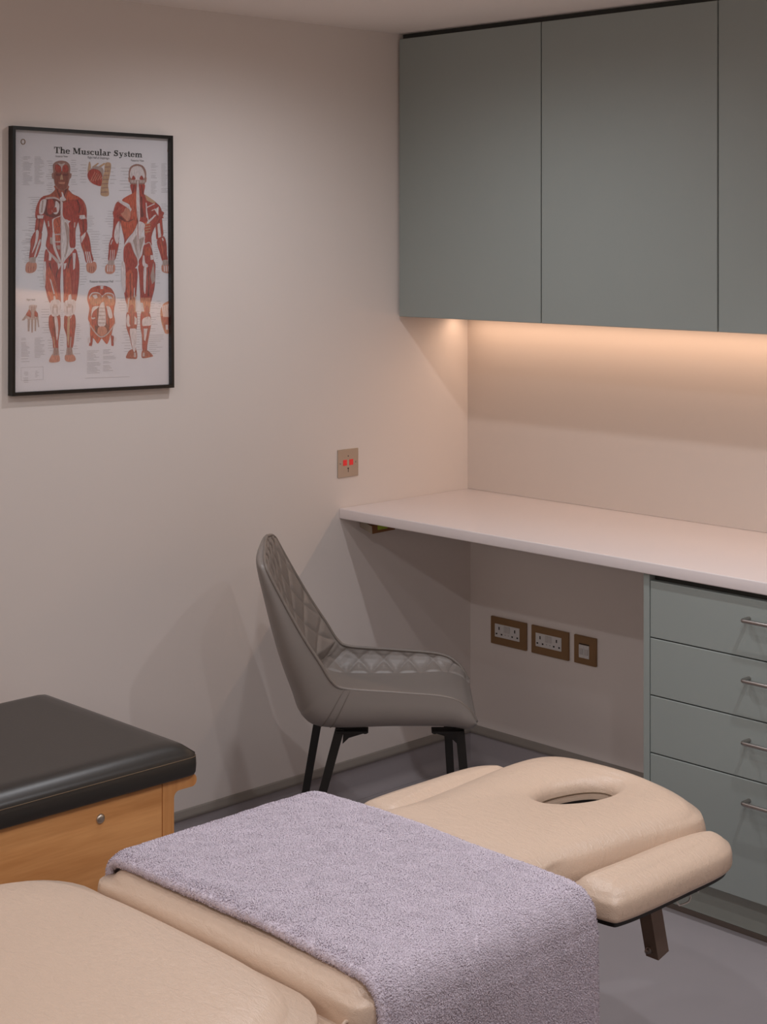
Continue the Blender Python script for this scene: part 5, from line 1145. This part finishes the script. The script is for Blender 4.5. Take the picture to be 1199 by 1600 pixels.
# centreline across the table, left to right, in (x, z); then hung down the right side
t_ = .0045
CX0, CX1, CZ = TX0 - .006, TX1 + .006, MIDZ1 + .012
prof = [(CX0 - .004, .585), (CX0 - .003, .600)]
for a in np.linspace(PI, PI / 2, 9):
    prof.append((CX0 + .036 + .038 * math.cos(a), CZ - .036 + .036 * math.sin(a)))
for s in np.linspace(0, 1, 30)[1:-1]:
    prof.append((CX0 + .036 + (CX1 - CX0 - .080) * s, CZ + .006 * math.sin(PI * s)))
for a in np.linspace(PI / 2, 0, 10):
    prof.append((CX1 - .044 + .052 * math.cos(a), CZ - .052 + .052 * math.sin(a)))
for z in np.linspace(CZ - .07, .20, 26):
    prof.append((CX1 + .009 + .010 * ((CZ - z) / .4), z))
prof = resample(np.array(prof), 260, closed=False)
nu, nv = len(prof), 150
tg = np.gradient(prof, axis=0); tg /= np.linalg.norm(tg, axis=1)[:, None]
nr = np.stack([-tg[:, 1], tg[:, 0]], 1)     # up/outwards
if nr[100, 1] < 0: nr = -nr
def fbm(x, y, seed, octs=4):
    r_ = np.random.default_rng(seed)
    s = 0; amp = 1
    for k in range(octs):
        for q in range(5):
            a = r_.uniform(0, 2 * PI); f = 2 ** k * r_.uniform(.7, 1.4)
            s = s + amp * np.sin(f * (x * math.cos(a) + y * math.sin(a)) + r_.uniform(0, 6.28)) / 5 ** .5
        amp *= .55
    return s
def towel_surface(u, v):
    """u: 0..1 along profile, v: 0..1 from near to far edge -> position and normal"""
    iu = u * (nu - 1); i0 = np.clip(iu.astype(int), 0, nu - 2); f = iu - i0
    p = prof[i0] * (1 - f)[:, None] + prof[i0 + 1] * f[:, None]
    n = nr[i0] * (1 - f)[:, None] + nr[i0 + 1] * f[:, None]
    n /= np.linalg.norm(n, axis=1)[:, None]
    s = u * 1.3
    hang = np.clip((CZ - .06 - p[:, 1]) / .30, 0, 1) * (p[:, 0] > 1.6)
    y = TY0 + (TY1 - TY0) * v
    # edges wander a little, the drop swings in folds
    y = y + (v - .5) * .004 * np.sin(s * 9) + hang * (.012 * np.sin(6 * v + 1) * 0 + .022 * (v - .5))
    off = .0006 * fbm(s * 20, v * 9, 3) + hang * (.013 * np.sin(v * 9.0 + 1.2) + .010 * np.exp(-((v - .90) / .05) ** 2) - .010 * np.exp(-((v - .80) / .04) ** 2))
    # far edge droops over the gap to the headrest, near edge is a soft fold
    drop = .010 * np.clip((v - .93) / .07, 0, 1) ** 2 + .007 * np.clip((.05 - v) / .05, 0, 1) ** 2
    x = p[:, 0] + n[:, 0] * (off - drop)
    z = p[:, 1] + n[:, 1] * (off - drop)
    return np.column_stack([x, y, z]), np.column_stack([n[:, 0], 0 * s, n[:, 1]])
U, Vv = np.meshgrid(np.linspace(0, 1, 300), np.linspace(0, 1, 130), indexing='ij')
Pm, Nm = towel_surface(U.ravel(), Vv.ravel())
Pm = Pm.reshape(300, 130, 3); Nm = Nm.reshape(300, 130, 3)
TT = .0072      # half thickness of the folded cloth
loops = []
vv = np.linspace(0, 1, 130)
for i in range(300):
    topr = Pm[i] + Nm[i] * TT
    botr = Pm[i] - Nm[i] * (TT * .75)
    e1 = [Pm[i, -1] + Nm[i, -1] * TT * math.cos(a) + np.array([0, .007, 0]) * math.sin(a) for a in np.linspace(.3, PI - .3, 6)]
    e0 = [Pm[i, 0] - Nm[i, 0] * TT * math.cos(a) - np.array([0, .008, 0]) * math.sin(a) for a in np.linspace(.3, PI - .3, 6)]
    loops.append(np.vstack([topr, e1, botr[::-1], e0]))
LG = np.array(loops)
mb = MB().grid(LG, closed_v=True)
k = LG.shape[1]
mb.f.append(tuple(range(k))); mb.m.append(0)
mb.f.append(tuple(299 * k + i for i in range(k - 1, -1, -1))); mb.m.append(0)
mb.build('cloth', M['towel'], tw, True)
# terry loops: short curled threads all over the face and edges
def pile(n):
    # rejection to even density is not needed: u follows arc length
    u = rng.random(n); v = rng.random(n)
    edge = rng.random(n)
    p, nn = towel_surface(u, v)
    p = p + nn * TT * .9
    m = int(n * .05)
    # fold edges, near and far
    ph = rng.uniform(.1, PI - .1, m)
    vsel = (rng.random(m) < .5).astype(float)
    pe, ne = towel_surface(u[:m], vsel)
    sg = np.where(vsel > .5, 1.0, -1.0)
    ed = ne * np.cos(ph)[:, None] + np.column_stack([0 * ph, sg * np.sin(ph), 0 * ph])
    pe = pe + ne * (TT * np.cos(ph))[:, None] + np.column_stack([0 * ph, sg * .007 * np.sin(ph), 0 * ph])
    p = np.vstack([p, pe]); nn = np.vstack([nn, ed])
    n = len(p)
    r_ = rng.normal(size=(n, 3))
    tdir = r_ - nn * (r_ * nn).sum(1)[:, None]
    tdir /= np.linalg.norm(tdir, axis=1)[:, None]
    # neighbouring loops lean together in patches
    lean = np.column_stack([fbm(p[:, 0] * 110, p[:, 1] * 110, 5, 3), fbm(p[:, 0] * 110 + 9, p[:, 1] * 110, 6, 3), 0 * p[:, 0] - .2])
    tdir = tdir * .8 + lean * .35
    tdir -= nn * (tdir * nn).sum(1)[:, None]
    tdir /= np.linalg.norm(tdir, axis=1)[:, None] + 1e-9
    wd = np.cross(nn, tdir)
    h = rng.uniform(.0016, .0034, n)[:, None] * (1 + .12 * fbm(p[:, 0] * 120, p[:, 1] * 120, 8, 2))[:, None].clip(.5, 1.5)
    wv = .0005
    a = p - nn * .001
    b = p + nn * h * .75 + tdir * h * .25
    c_ = p + nn * h * .85 + tdir * h * .9
    d_ = p + nn * h * .35 + tdir * h * 1.25
    V = np.stack([a - wd * wv, a + wd * wv, b - wd * wv, b + wd * wv, c_ - wd * wv, c_ + wd * wv, d_ - wd * wv * .6, d_ + wd * wv * .6], 1)
    base = (np.arange(n) * 8)[:, None]
    F = np.concatenate([base + np.array([0, 1, 3, 2]), base + np.array([2, 3, 5, 4]), base + np.array([4, 5, 7, 6])], 1).reshape(-1, 4)
    return V.reshape(-1, 3), F
PV, PF = pile(PILE_N)
PV = PV - np.array(tw['_base'])
me = bpy.data.meshes.new('pile')
me.vertices.add(len(PV)); me.vertices.foreach_set('co', PV.astype(np.float32).ravel())
me.loops.add(PF.size); me.loops.foreach_set('vertex_index', PF.astype(np.int32).ravel())
me.polygons.add(len(PF)); me.polygons.foreach_set('loop_start', (np.arange(len(PF)) * 4).astype(np.int32))
me.update(calc_edges=True)
me.polygons.foreach_set('use_smooth', [True] * len(PF))
me.materials.append(M['terry'])
po = bpy.data.objects.new('pile', me)
COL.objects.link(po)
po.parent = tw
po['kind'] = 'stuff'

for o in bpy.data.objects:
    if '_base' in o:
        del o['_base']
